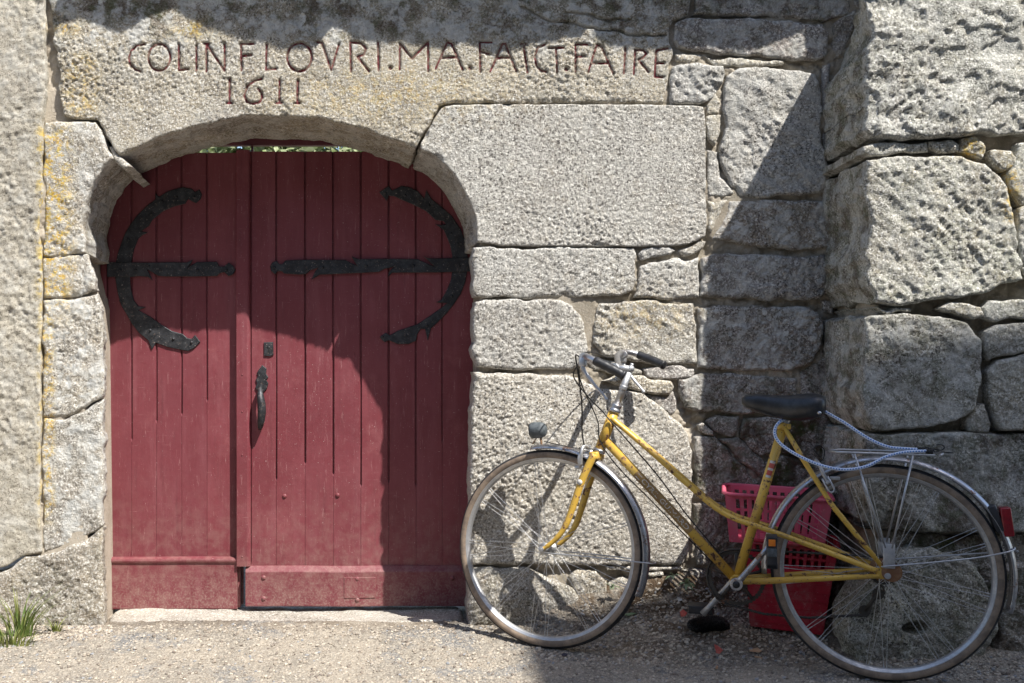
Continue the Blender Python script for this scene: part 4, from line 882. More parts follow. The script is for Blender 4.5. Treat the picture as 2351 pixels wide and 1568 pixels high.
for i, (a, b) in enumerate(zip(EP[:-1], EP[1:])):
    mb = MB(); ov = OV + .012 * (i % 3)
    pa = W(a[0], a[1]); pb = W(b[0], b[1])
    A = (pa[0] + SX * ov, -ov, pa[2] + SZ * ov); B = (pb[0] + SX * ov + .002, -ov, pb[2] + SZ * ov)
    up = .55; C_ = (B[0], .15, max(A[2], B[2]) + up * (ov + .15)); D_ = (A[0], .15, max(A[2], B[2]) + up * (ov + .15)); t = .008
    V = [A, B, C_, D_] + [(p[0], p[1], p[2] + t) for p in (A, B, C_, D_)]
    mb.add(V, [(0, 3, 2, 1), (4, 5, 6, 7), (0, 1, 5, 4), (1, 2, 6, 5), (2, 3, 7, 6), (3, 0, 4, 7)], 0, False)
    o = mb.build('slate', M['slate'], ev); o.location = -ev.location
mb = MB(); mb.add([(-.9, .10, 3.1), (3.0, .10, 3.1), (3.0, 3.0, 4.6), (-.9, 3.0, 4.6)], [(0, 3, 2, 1)], 0, False)
# ------------------------------------------------------------------ house across the lane (behind the camera), shading the right foot of the wall
T = 4.6; hs = thing('granite_house', 'tall granite house across the lane, out of the picture, shading the bicycle', 'house', (6, -T, 0))
def hx(xs, zs, t=T): return (xs + SX * t, zs + SZ * t)
prof = [(hx(.05, 0)[0], 0), hx(.05, -.87), hx(.46, -.02), hx(1.0, .15), hx(1.7, .29), hx(5.5, .55), (hx(5.5, 0)[0], 0)]
mb = MB(); n = len(prof); V = [(x, -T, z) for x, z in prof] + [(x, -T - 6, z) for x, z in prof]
mb.add(V, [tuple(range(n))] + [tuple(range(n, 2 * n))[::-1]] + [(i, i + n, (i + 1) % n + n, (i + 1) % n) for i in range(n)], 0, False)
o = mb.build('wall', M['house'], hs); o.location = -hs.location
for k in range(3):
    for j in range(2):
        mb = MB(); x = prof[0][0] + 1.2 + 1.9 * j; z = 1.4 + 2.7 * k; mb.box((x, -T + .01, z), (.9, .06, 1.3), m=0); wn = mb.build('window', M['white'], hs); wn.location = -hs.location
        g = MB(); g.box((x, -T + .03, z), (.76, .05, 1.16)); gg = g.build('pane', M['glass'], wn)
lane = thing('granite_house', 'long granite house row added across the lane to cut sky light, behind the viewer and out of the picture', 'house', (-3, -5.2, 0))  # unseen row, put in to block low sky light and darken the shade
mb = MB(); mb.box((-4.6, -8.7, 2.4), (17.5, 5.0, 4.8)); o = mb.build('wall', M['house'], lane); o.location = -lane.location
mb = MB(); mb.add([(-13.5, -6.0, 4.7), (4.2, -6.0, 4.7), (4.2, -8.7, 6.8), (-13.5, -8.7, 6.8), (4.2, -11.4, 4.7), (-13.5, -11.4, 4.7)], [(0, 1, 2, 3), (3, 2, 4, 5), (1, 4, 2), (0, 3, 5)], 0, False); o = mb.build('roof', M['slate'], lane); o.location = -lane.location
for k in range(5):
    for z in (1.5, 3.7):
        x = -11 + 3.2 * k; mb = MB(); mb.box((x, -6.19, z), (.95, .06, 1.3)); wn = mb.build('window', M['white'], lane); wn.location = -lane.location
        g = MB(); g.box((x, -6.17, z), (.8, .05, 1.15)); gg = g.build('pane', M['glass'], wn)
# ------------------------------------------------------------------ shrub in the yard behind the door, seen through the slit
hd = []
rg = np.random.RandomState(8); n = 14000
cx = rg.normal(-.75, .8, n); cy = 3.3 + rg.normal(0, .28, n); cz = 1.4 + 1.7 * rg.rand(n)
v1 = rg.normal(0, 1, (n, 3)); v1 /= np.linalg.norm(v1, axis=1)[:, None]; v2 = np.cross(v1, rg.normal(0, 1, (n, 3))); v2 /= np.linalg.norm(v2, axis=1)[:, None]
c = np.stack([cx, cy, cz], 1); l = (.035 + .03 * rg.rand(n))[:, None]; V = np.stack([c - v1 * l, c + v2 * l * .45, c + v1 * l, c - v2 * l * .45], 1).reshape(-1, 3)
me = mesh_np('shrub_leaves', V, np.arange(4 * n).reshape(-1, 4), False); me.materials.append(M['leaf'])
sh = thing('courtyard_shrub', 'sunlit green shrub glimpsed through the slit above the red door', 'shrub', (-.9, 3.3, 0))
o = bpy.data.objects.new('foliage', me); link(o, sh); o.location = -sh.location; o['kind'] = 'stuff'
mb = MB()
for k in range(5):
    a = k * 1.3; mb.tube([(-.9 + .1 * math.cos(a), 3.3 + .1 * math.sin(a), 0), (-.9 + .35 * math.cos(a), 3.3 + .15 * math.sin(a), 1.0), (-.9 + .8 * math.cos(a), 3.3 + .2 * math.sin(a), 2.2)], [.03, .02, .008], 6)
o = mb.build('stem', M['cork'], sh); o.location = -sh.location

# ------------------------------------------------------------------ bicycle
psi, lean, X0, Y0, ysteer, RW = .322, .024, 1.573, -.488, .554, .339
bu = Vector((-math.cos(psi), math.sin(psi), 0)); bn = Vector((math.sin(psi), math.cos(psi), 0))
bw = Vector((0, 0, 1)) * math.cos(lean) + bn * math.sin(lean); bl = bw.cross(bu)
BO = Vector((X0, Y0, 0)); BM = Matrix((bu, bl, bw)).transposed().to_4x4(); BM.translation = BO
CAMP = Vector((0, -D, H))
def ray(vx, vy): return Vector(((vx - PX) / F, 1, -(vy - PY) / F))
def bp(vx, vy, c=0.):                       # picture point on the bike's plane at lateral offset c -> bike coordinates
    d = ray(vx, vy); t = (BO + bl * c - CAMP).dot(bl) / d.dot(bl); P = CAMP + d * t - BO
    return Vector((P.dot(bu), c, P.dot(bw)))
HT, HB = Vector((.840, 0, .826)), Vector((.886, 0, .701))
RS_ = Matrix.Rotation(-(ysteer - psi), 4, (HT - HB).normalized())
STEER = Matrix.Translation(HB) @ RS_ @ Matrix.Translation(-HB)
bike = thing('bicycle', 'yellow ladies bicycle with curved twin tubes leaning against the wall', 'bicycle')
BSZ = .977                                 # bicycle scaled down about the camera point to clear the wall, unchanged in view
BM = Matrix.Translation(CAMP + (BO - CAMP) * BSZ) @ BM.to_3x3().to_4x4() @ Matrix.Scale(BSZ, 4)
bike.matrix_world = BM
def part(mb, name, mats, parent=bike, steer=False):
    if steer: mb.xf(STEER)
    return mb.build(name, mats, parent)
def cr(P, n=6):                             # Catmull-Rom through points
    P = [Vector(p) for p in P]; out = []
    for i in range(len(P) - 1):
        p0, p1, p2, p3 = P[max(i - 1, 0)], P[i], P[i + 1], P[min(i + 2, len(P) - 1)]
        for k in range(n):
            t = k / n; out.append(.5 * ((2 * p1) + (p2 - p0) * t + (2 * p0 - 5 * p1 + 4 * p2 - p3) * t * t + (3 * p1 - p0 - 3 * p2 + p3) * t ** 3))
    out.append(P[-1]); return out
BBc = Vector((.444, 0, .284)); RA = Vector((0, 0, RW)); FA = Vector((1.066, 0, .352))
# frame
mb = MB()
ax = (HT - HB).normalized()
mb.tube([HB - ax * .004, HT + ax * .004], .0175, 18)
STT = Vector((.297, 0, .800)); mb.tube([BBc + (STT - BBc) * .03, STT], .0148, 18)
DT0 = Vector((.866, 0, .728)); mb.tube([DT0, BBc + (DT0 - BBc) * .02], .0152, 18)
for s in (1, -1):
    mb.tube(cr([(.848, .010 * s, .806), (.707, .026 * s, .690), (.597, .034 * s, .594), (.512, .038 * s, .524), (.444, .042 * s, .488), (.371, .046 * s, .467), (.20, .054 * s, .411), (.03, .062 * s, .352)], 8), .0086, 12)
    mb.tube([(.296, .010 * s, .786), (.24, .024 * s, .685), (.156, .036 * s, .545), (.012, .062 * s, .362)], [.0078, .0082, .008, .007], 12)
    mb.tube([(.436, .022 * s, .286), (.36, .036 * s, .294), (.19, .050 * s, .316), (.022, .062 * s, .337)], [.0108, .0108, .0095, .0075], 12)
    mb.box((.006, .062 * s, .345), (.05, .004, .034), bev=.0015)
mb.lathe(BBc + Vector((0, -.036, 0)), (0, 1, 0), [(.021, 0), (.021, .072)], 20)
mb.lathe(STT - Vector((0, 0, 0)) - (STT - BBc).normalized() * .01, (STT - BBc).normalized(), [(.0175, -.012), (.0175, .012)], 16)
mb.box((.283, 0, .79), (.012, .03, .018), bev=.002)
frame = part(mb, 'frame', M['yellow'])
# brown band and silver lettering on the down tube
dtd = (BBc - DT0).normalized(); dtn = Vector((0, 1, 0)); dtu = dtd.cross(dtn)
A_, B_ = bp(1480, 1095), bp(1585, 1208); tA = (A_ - DT0).dot(dtd); tB = (B_ - DT0).dot(dtd)
mb = MB(); mb.tube([DT0 + dtd * (tA - .03), DT0 + dtd * (tB + .012)], .0155, 20, cap=False); part(mb, 'colour_band', M['brownband'], frame)
def text_mesh(txt, size):
    cu = bpy.data.curves.new('lettering', 'FONT'); cu.body = txt; cu.size = size; cu.resolution_u = 2
    to = bpy.data.objects.new('lettering', cu); COL.objects.link(to); dg = bpy.context.evaluated_depsgraph_get(); m_ = bpy.data.meshes.new_from_object(to.evaluated_get(dg))
    V = [v.co.copy() for v in m_.vertices]; Fs = [list(p.vertices) for p in m_.polygons]
    bpy.data.objects.remove(to); bpy.data.curves.remove(cu); bpy.data.meshes.remove(m_); return V, Fs
V, Fs = text_mesh('CYRIL GUIMARD', .024); xm = max(v.x for v in V); sc = (tB - tA) / xm
mb = MB(); rr_ = .0159; out = []
for v in V:
    t = tA + v.x * sc; h = (v.y - .0085) * .95; a = h / rr_ + .15
    out.append(DT0 + dtd * t + (dtn * math.cos(a) - dtu * math.sin(a)) * (rr_ + .0004))
mb.add(out, Fs, 0, False); part(mb, 'lettering', M['lettersilver'], frame)
mb = MB(); t = tA - .014
mb.add([DT0 + dtd * (t + a) + (dtn * math.cos(b) - dtu * math.sin(b)) * (rr_ + .0006) for a, b in ((-.009, -.5), (.009, -.5), (.009, .5), (-.009, .5))], [(0, 1, 2, 3)], 0, False); part(mb, 'emblem', M['lettersilver'], frame)
std = (STT - BBc).normalized(); stu = std.cross(Vector((0, 1, 0)))
mb = MB(); P0 = bp(1763, 1075); t = (P0 - BBc).dot(std)
for k, (t0, t1, m_) in enumerate(((-.028, .028, 0), (-.020, -.004, 1), (.004, .020, 1))):
    q = []
    for i in range(5):
        b = -.55 + 1.1 * i / 4
        for a in (t0, t1): q.append(BBc + std * (t + a) + (Vector((0, 1, 0)) * math.cos(b) + stu * math.sin(b)) * (.0151 + .0004 * (m_ + 1)))
    mb.add(q, [(2 * i, 2 * i + 1, 2 * i + 3, 2 * i + 2) for i in range(4)], m_, False)
part(mb, 'frame_sticker', [M['white'], M['redpaper']], frame)
# headset
mb = MB(); mb.lathe(HT, ax, [(.0185, 0), (.021, .004), (.021, .012), (.017, .014), (.018, .018), (.0185, .027), (.015, .031)], 18); part(mb, 'headset', M['chrome']); mb = MB(); mb.lathe(HB, -ax, [(.0185, 0), (.021, .004), (.021, .011), (.018, .014)], 18); part(mb, 'headset', M['chrome'])
# fork
mb = MB(); CR_ = HB - ax * .022
mb.tube([HB - ax * .012, HB - ax * .036], .0165, 14)
for s in (1, -1):
    mb.box(CR_ + Vector((.004, .022 * s, -.004)), (.03, .03, .026), bev=.005)
    mb.tube(cr([CR_ + Vector((.0, .034 * s, .002)), (.930, .039 * s, .600), (.962, .044 * s, .500), (.985, .048 * s, .436), (1.015, .050 * s, .392), (1.048, .052 * s, .362), (1.064, .053 * s, .352)], 5), [.0128] * 6 + [.012] * 5 + [.0108] * 5 + [.0092] * 5 + [.0078] * 5 + [.0065] * 5, 14)
fork = part(mb, 'fork', M['yellow'], steer=True)
mb = MB(); pc = Vector((.937, .052, .585)); mb.lathe(pc, (.0, 1, .1), [(.0095, -.002), (.0095, .0012), (.0001, .0014)], 14); part(mb, 'fork_badge', M['white'], fork, True)
# wheels
def rings(R, prof, n, c):
    P = []; Fr = []
    for i in range(n):
        a = 2 * math.pi * i / n; r = Vector((math.cos(a), 0, math.sin(a))); P.append(c + r * R); Fr.append((r, Vector((0, 1, 0))))
    return P, prof, Fr
def wheel(c, steer, cog):
    rt = .0172; n = 108
    mb = MB(); P, _, Fr = rings(.3065, None, n, c)
    rp = [(.0075, -.0125), (.0085, -.0115), (-.003, -.0112), (-.0055, -.0085), (-.0085, -.004), (-.0085, .004), (-.0055, .0085), (-.003, .0112), (.0085, .0115), (.0075, .0125), (.0045, .0128), (.0005, .0126), (.0005, -.0126), (.0045, -.0128)]
    mb.sweep(P, rp, Fr, True, True); wh = part(mb, 'wheel', M['alu'], steer=steer)
    mb = MB(); P, _, Fr = rings(RW - rt, None, n, c); k = 18; tp = []; ms = []
    for j in range(k):
        a = 2 * math.pi * j / k; rr2 = rt * (1.0 if abs(((a + math.pi) % (2 * math.pi)) - math.pi) > .9 else 1.03)
        tp.append((rr2 * math.cos(a), rr2 * .98 * math.sin(a))); am = ((2 * math.pi * (j + .5) / k + math.pi) % (2 * math.pi)) - math.pi; ms.append(1 if abs(am) < 1.2 else 0)
    mb.sweep(P, tp, Fr, True, True, ms); part(mb, 'tyre', [M['tan'], M['tread']], wh, steer)
    mb = MB(); hw = .062 if cog else .056
    mb.lathe(c + Vector((0, -hw - .012, 0)), (0, 1, 0), [(.0045, 0), (.0045, hw - .022), (.009, hw - .02), (.021, hw - .019), (.021, hw - .016), (.011, hw - .012), (.0095, hw + .012), (.011, hw + .036), (.021, hw + .040), (.021, hw + .043), (.009, hw + .044), (.0075, hw + .060), (.0045, hw + .062), (.0045, 2 * hw + .024)], 18)
    for s in (1, -1): mb.lathe(c + Vector((0, s * (hw + .003), 0)), (0, s, 0), [(.0095, -.004), (.0095, .006), (.006, .0065)], 6 if not cog else 14, 0, False)
    part(mb, 'hub', M['alu'], wh, steer)
    fl = .029; L = .298; ang = 6 * 2 * math.pi / 36
    sp = MB(); a0 = Vector((.0195, 0, 0)); e0 = Vector((L * math.cos(ang), 0, L * math.sin(ang))); ln = math.sqrt((e0 - a0).length ** 2 + (fl * .8) ** 2)
    sp.tube([(0, 0, 0), (0, 0, ln - .014)], .0009, 5, False); sp.tube([(0, 0, ln - .015), (0, 0, ln)], .0016, 5, False)
    base = None
    for i in range(36):
        a = 2 * math.pi * i / 36; s = 1 if i % 2 else -1; dr_ = 1 if (i // 2) % 2 else -1
        p0 = c + Vector((.0195 * math.cos(a), fl * s, .0195 * math.sin(a))); e = a + dr_ * ang * .82; p1 = c + Vector((L * math.cos(e), fl * s * .12, L * math.sin(e)))
        if steer: p0 = STEER @ p0; p1 = STEER @ p1
        qd = Vector((0, 0, 1)).rotation_difference((p1 - p0).normalized())
        if base is None: o = part(sp, 'spoke', M['spoke'], wh); base = o.data
        else: o = link(bpy.data.objects.new('spoke', base), wh)
        o.matrix_local = Matrix.Translation(p0) @ qd.to_matrix().to_4x4() @ Matrix.Scale((p1 - p0).length / ln, 4, (0, 0, 1))
    return wh
fw = wheel(FA, True, False); rwheel = wheel(RA, False, True)
# mudguards
def guard(c, R, a0, a1, steer, name='mudguard'):
    mb = MB(); n = 60; P = []; Fr = []
    for i in range(n + 1):
        a = math.radians(a0 + (a1 - a0) * i / n); r = Vector((math.cos(a), 0, math.sin(a))); P.append(c + r * R); Fr.append((r, Vector((0, 1, 0))))
    pr = [(-.010, -.0245), (-.008, -.0255), (-.002, -.022), (.004, -.014), (.0065, -.006), (.0065, .006), (.004, .014), (-.002, .022), (-.008, .0255), (-.010, .0245), (-.003, .0205), (.0025, .013), (.0050, 0), (.0025, -.013), (-.003, -.0205)]
    mb.sweep(P, pr, Fr, True, False); return part(mb, name, M['chrome'], steer=steer)
gf = guard(FA, .352, 79, 202, True); gr_r = guard(RA, .361, -4, 196, False)
mb = MB()
for s in (1, -1): mb.tube(cr([FA + Vector((-.01, .058 * s, -.012)), FA + Vector((-.2, .05 * s, -.013)), FA + Vector((-.352, .034 * s, -.018)), FA + Vector((-.372, .018 * s, -.020)), FA + Vector((-.373, 0, -.020))], 4), .0024, 8)
part(mb, 'stay', M['alu'], gf, True)
mb = MB(); mb.tube(cr([bp(2022, 1301, .07), bp(2120, 1293, .07), bp(2230, 1282, .06), bp(2300, 1270, .045), bp(2325, 1263, .03), bp(2329, 1258, .0)], 5), .0026, 8)
mb.tube(cr([(-.02, -.068, .37), (-.2, -.06, .395), (-.33, -.045, .415), (-.366, -.02, .425), (-.368, 0, .425)], 5), .0026, 8); part(mb, 'stay', M['alu'], gr_r)
# carrier rack
mb = MB(); zr = .713
loop = [(-.135, .05, zr), (.13, .05, zr + .002)] + [(.13 + .03 * math.cos(t) * 1.0, .05 * math.sin(t), zr + .002) for t in np.linspace(math.pi / 2, -math.pi / 2, 9)][1:-1] + [(.13, -.05, zr + .004), (-.15, -.05, zr + .004), (-.165, 0, zr + .003), (-.15, .045, zr)]
mb.tube(loop, .0036, 8)
mb.tube([(.04, .05, zr), (.04, -.05, zr)], .003, 6); mb.tube([(-.08, .05, zr), (-.08, -.05, zr)], .003, 6)
for s in (1, -1):
    mb.tube([(.092, .052 * s, zr - .002), (.006, .068 * s, .425)], .0033, 8); mb.tube([(-.074, .052 * s, zr - .002), (-.012, .068 * s, .425)], .0033, 8)
    mb.box((-.004, .0685 * s, .40), (.034, .003, .075), bev=.001)
part(mb, 'carrier_rack', M['alu'])
# saddle
mb = MB(); ring = []; SA = [(.418, .012, .862, .884), (.405, .022, .850, .893), (.37, .027, .838, .896), (.32, .034, .822, .893), (.275, .050, .812, .893), (.235, .070, .812, .898), (.200, .079, .818, .901), (.178, .074, .826, .898), (.165, .055, .836, .890)]
n = 18; V = []
for a, hw_, zb_, zt2 in SA:
    for j in range(n):
        t = 2 * math.pi * j / n; cx_ = math.cos(t); sz_ = math.sin(t)
        V.append((a + .01, hw_ * math.copysign(abs(cx_) ** .7, cx_), (zt2 + zb_) / 2 + (zt2 - zb_) / 2 * math.copysign(abs(sz_) ** .75, sz_) - .018 + .016))
mb.add(V, [(i * n + j, i * n + (j + 1) % n, (i + 1) * n + (j + 1) % n, (i + 1) * n + j) for i in range(len(SA) - 1) for j in range(n)] + [tuple(range(n))[::-1], tuple((len(SA) - 1) * n + j for j in range(n))], 0, True)
sd_ = part(mb, 'saddle', M['saddle'])
mb = MB(); mb.lathe((.196, .0775, .838), (0, 1, 0), [(.006, -.004), (.006, .002), (.0001, .004)], 10); part(mb, 'saddle_rivet', M['chrome'], sd_)
mb = MB()
for s in (1, -1): mb.tube([(.40, .008 * s, .845), (.33, .022 * s, .822), (.25, .024 * s, .822), (.19, .04 * s, .838)], .0035, 8)
mb.box((.288, 0, .824), (.036, .05, .02), bev=.004); part(mb, 'saddle_rails', M['darksteel'], sd_)
mb = MB(); mb.tube([STT - std * .03, (.284, 0, .832)], .0125, 14); part(mb, 'seat_post', M['chrome'])
# stem, handlebar, grips, levers
mb = MB(); q0 = HT + ax * .028; q1 = Vector((.783, 0, .972)); q1 = HT + ax * ((q1 - HT).dot(ax))
mb.tube([q0, q1 - ax * .012], .0112, 16); mb.lathe(q0 + (q1 - q0) * .42, ax, [(.0128, 0), (.0132, .003), (.0132, .012), (.0128, .015)], 16)
mb.tube([q1 + Vector((-.006, 0, -.002)), q1 + Vector((.03, 0, .003)), (.838, 0, .976)], [.0125, .011, .0115], 14); mb.sphere(q1 + Vector((-.002, 0, .001)), .0125, n=12)
mb.lathe((.838, -.02, .976), (0, 1, 0), [(.0165, 0), (.0165, .04)], 16); mb.lathe(q1 + ax * .008, ax, [(.006, 0), (.006, .012)], 6)
part(mb, 'stem', M['alu'], steer=True)
mb = MB()
HBp = cr([(.728, .243, .932), (.765, .250, .952), (.812, .256, .975), (.846, .245, .990), (.866, .215, .996), (.872, .17, .990), (.862, .11, .982), (.842, .05, .977), (.838, .0, .976), (.844, -.05, .982), (.868, -.11, 1.008), (.888, -.165, 1.034), (.888, -.21, 1.050), (.868, -.245, 1.054), (.838, -.26, 1.046), (.785, -.252, 1.026), (.745, -.243, 1.008)], 6)
mb.tube(HBp, .0108, 14); hbar = part(mb, 'handlebar', M['chrome'], steer=True)
def grip(p):
    k = len(p); mb = MB(); mb.tube(p, [.0135] + [.0150 if i % 3 else .0138 for i in range(1, k - 1)] + [.0155], 16)
    d_ = (p[-1] - p[-2]).normalized(); mb.lathe(p[-1], d_, [(.0162, -.004), (.0168, 0), (.0155, .004), (.006, .005)], 16); return mb
part(grip([Vector(q) for q in HBp[:14]][::-1]), 'grip', M['rubber'], hbar, True); part(grip([Vector(q) for q in HBp[-14:]]), 'grip', M['rubber'], hbar, True)
for s, cpos in ((1, (.866, .222, .992)), (-1, (.885, -.222, 1.046))):
    c_ = Vector(cpos); mb = MB(); mb.box(c_ + Vector((.004, .004 * s, -.016)), (.026, .02, .032), bev=.006); mb.lathe(c_ + Vector((0, -.012, 0)), (0, 1, 0), [(.0145, 0), (.0145, .024)], 14)
    mb.tube(cr([c_ + Vector((.006, .006 * s, -.024)), c_ + Vector((-.004, .006 * s, -.048)), c_ + Vector((-.035, .004 * s, -.088)), c_ + Vector((-.066, .0, -.122)), c_ + Vector((-.074, 0, -.132))], 4), [.0075] * 4 + [.0065] * 4 + [.0055] * 4 + [.0045] * 4 + [.006], 10); mb.sphere(c_ + Vector((-.076, 0, -.135)), .0072, n=10)
    part(mb, 'brake_lever', M['alu'], hbar, True)
# headlamp on the front mudguard
mb = MB(); lc = Vector((1.104, 0, .757)); mb.lathe(lc + Vector((.028, 0, 0)), (-1, 0, .08), [(.027, -.008), (.0285, 0), (.029, .012), (.028, .028), (.024, .040), (.014, .047), (.001, .049)], 20)
hl = part(mb, 'headlamp', M['lamp'], steer=True)
mb = MB(); mb.lathe(lc + Vector((.034, 0, 0)), (1, 0, -.08), [(.023, 0), (.017, .005), (.001, .008)], 20); part(mb, 'lens', M['lamp'], hl, True)
mb = MB(); mb.tube([lc + Vector((.0, 0, -.022)), lc + Vector((-.004, 0, -.052))], .004, 8); mb.tube([lc + Vector((.012, .006, -.024)), lc + Vector((.026, .01, -.048))], .002, 6); part(mb, 'bracket', M['rustmetal'], hl, True)
# brakes
mb = MB(); bc = CR_ + Vector((.028, 0, .006))
mb.tube(cr([bc + Vector((0, .0, .012)), bc + Vector((.012, .026, .022)), bc + Vector((.016, .040, .0)), bc + Vector((.018, .036, -.045))], 5), .0058, 8); mb.tube(cr([bc + Vector((.004, .0, .010)), bc + Vector((.016, .030, .004)), bc + Vector((.024, .042, -.02)), bc + Vector((.022, .034, -.05))], 5), .005, 8)
mb.tube(cr([bc + Vector((0, .0, .012)), bc + Vector((.012, -.026, .022)), bc + Vector((.016, -.040, .0)), bc + Vector((.018, -.030, -.045))], 5), .0058, 8); mb.lathe(bc, (1, 0, -.3), [(.008, -.012), (.008, .016), (.005, .02)], 12)
mb.box(bc + Vector((.020, .026, -.052)), (.045, .012, .012), bev=.003); fb = part(mb, 'front_brake', M['alu'], steer=True)
mb = MB(); mb.tube(cr([bp(1872, 1056, .01), bp(1880, 1066, .03), bp(1888, 1085, .042), bp(1898, 1104, .042)], 5), .0058, 8); mb.tube(cr([bp(1872, 1056, -.01), bp(1880, 1066, -.03), bp(1888, 1085, -.042), bp(1898, 1104, -.04)], 5), .0058, 8)
a_, b_ = bp(1893, 1096, .045), bp(1908, 1124, .045); d_ = (b_ - a_).normalized(); sd2 = d_.cross(Vector((0, 1, 0)))
mb.tube([a_ + sd2 * .009, b_ + sd2 * .009] + [b_ + (sd2 * math.cos(t) + d_ * math.sin(t)) * .009 for t in (.8, 1.57, 2.3)] + [b_ - sd2 * .009, a_ - sd2 * .009], .0034, 8)
mb.lathe(a_ + (b_ - a_) * .4 + Vector((0, -.008, 0)), (0, 1, 0), [(.007, 0), (.007, .014), (.004, .017)], 8); mb.box(bp(1916, 1098, .03), (.03, .012, .011), bev=.002)
rb = part(mb, 'rear_brake', M['alu'])
# cables
mb = MB(); sp_ = lambda v: STEER @ Vector(v)
mb.tube(cr([sp_((.878, .226, .99)), sp_((.905, .20, 1.0)), sp_((.915, .15, .95)), sp_((.925, .08, .85)), sp_((.937, .04, .76)), sp_((.932, .03, .71))], 7), .0026, 8)
mb.tube(cr([sp_((.888, .226, .965)), sp_((.91, .20, .93)), sp_((.895, .10, .87)), (.872, .028, .826), (.852, .022, .80), (.70, .012, .625), (.60, .008, .49), (.50, -.01, .37)], 7), .0024, 8)
mb.tube(cr([sp_((.89, -.225, 1.04)), sp_((.925, -.17, 1.03)), sp_((.93, -.05, 1.035)), sp_((.925, .08, 1.02)), sp_((.905, .16, .985)), sp_((.912, .13, .92)), (.892, .03, .80), (.884, .02, .73), (.83, .0, .645), (.72, -.004, .535), (.60, -.004, .415), (.52, -.01, .335)], 7), .0022, 8)
mb.tube(cr([sp_((1.09, .0, .72)), sp_((1.04, .03, .712)), sp_((.96, .035, .70)), (.90, .02, .70)], 5), .0016, 6)
mb.tube(cr([bp(1884, 1050, .0), bp(1872, 1038, .03), bp(1868, 1028, .04), bp(1880, 1022, .02), bp(1892, 1034, .0), bp(1890, 1052, -.01), bp(1882, 1060, .0)], 5), .0016, 6)
part(mb, 'cables', M['cable'])
# cranks, pedals, chainring, chain
def crank(s, end, pc_, psz, refl, cm='chrome'):
    mb = MB(); c0 = BBc + Vector((0, .066 * s, 0)); e = Vector(end)
    mb.lathe(c0 - Vector((0, .012, 0)), (0, 1, 0), [(.0195, 0), (.0205, .004), (.0205, .020), (.0185, .024)], 22); mb.tube([c0, c0 + (e - c0) * .2, c0 + (e - c0) * .8, e], [.0125, .0095, .0085, .0115], 12)
    cc_ = part(mb, 'crank', M[cm])
    hb_ = MB(); hb_.lathe(c0 + Vector((0, .0125 * s, 0)), (0, s, 0), [(.0115, -.001), (.0115, .0003), (.0001, .0004)], 18); part(hb_, 'dust_hole', M['cable'], cc_)
    mb = MB(); p = Vector(pc_); mb.tube([e, e + Vector((0, .03 * s, 0))], .005, 8)
    for dx in (-1, 1): mb.box(p + Vector((0, 0, dx * psz[2] * .42)), (psz[0], psz[1], psz[2] * .16), bev=.003)
    mb.box(p, (psz[0] * .6, psz[1] * .9, psz[2] * .3), bev=.004)
    for dy in (-1, 1): mb.box(p + Vector((0, dy * psz[1] * .45, 0)), (psz[0] * .9, psz[1] * .1, psz[2]), bev=.002)
    pd = part(mb, 'pedal', M['rubber'], cc_)
    if refl:
        mb = MB(); mb.box(p + Vector((0, psz[1] * .5 + .003, psz[2] * .33)), (.020, .004, .020), bev=.001); part(mb, 'reflector', M['orange'], pd)
        mb = MB(); mb.box(p + Vector((0, psz[1] * .5 + .002, psz[2] * .02)), (.028, .006, .026), bev=.002); part(mb, 'pedal_cage', M['lamp'], pd)
crank(1, (.345, .078, .412), (.338, .125, .404), (.034, .082, .098), True)
crank(-1, (.553, -.078, .150), (.560, -.125, .160), (.085, .08, .026), False, 'alu')
mb = MB(); cy_ = -.046; n = 92; P = []
prf = [(.092, 0)]; outer = []; 
for i in range(n):
    a = 2 * math.pi * i / n; r = .0925 if i % 2 else .0885; outer.append((r * math.cos(a), r * math.sin(a)))
V = []
for yy in (-.0012, .0012):
    V += [(BBc.x + x, cy_ + yy, BBc.z + z) for x, z in outer] + [(BBc.x + x * .86, cy_ + yy, BBc.z + z * .86) for x, z in outer]
q = []
for i in range(n):
    j = (i + 1) % n; q += [(i, j, n + j, n + i), (2 * n + j, 2 * n + i, 3 * n + i, 3 * n + j), (i, 2 * n + i, 2 * n + j, j), (n + j, 3 * n + j, 3 * n + i, n + i)]
mb.add(V, q, 0, False)
for k in range(5):
    a = k * 2 * math.pi / 5 + .3; mb.tube([BBc + Vector((.015 * math.cos(a), cy_, .015 * math.sin(a))), BBc + Vector((.082 * math.cos(a), cy_, .082 * math.sin(a)))], .006, 8)
part(mb, 'chainring', M['darksteel'])
mb = MB(); mb.lathe((0, -.052, RW), (0, 1, 0), [(.03, 0), (.042, .002), (.042, .006), (.034, .008), (.034, .014), (.026, .018)], 24); part(mb, 'sprockets', M['rustmetal'], rwheel); mb = MB(); mb.lathe((-.012, .0655, RW + .012), (0, 1, 0), [(.030, 0), (.030, .0025)], 18); part(mb, 'axle_washer', M['rustmetal'], rwheel)
mb = MB(); pa, pb = Vector((.015, -.046, .262)), Vector((.055, -.046, .205)); mb.tube([(-.0, -.06, .335), (.01, -.06, .29), pa, pb], .006, 8)
for p in (pa, pb): mb.lathe(p - Vector((0, .003, 0)), (0, 1, 0), [(.018, 0), (.018, .006)], 14)
part(mb, 'derailleur', M['darksteel'])
ch = [];
for t in np.linspace(math.radians(88), math.radians(-88), 16): ch.append((BBc.x + .094 * math.cos(t), cy_, BBc.z + .094 * math.sin(t)))
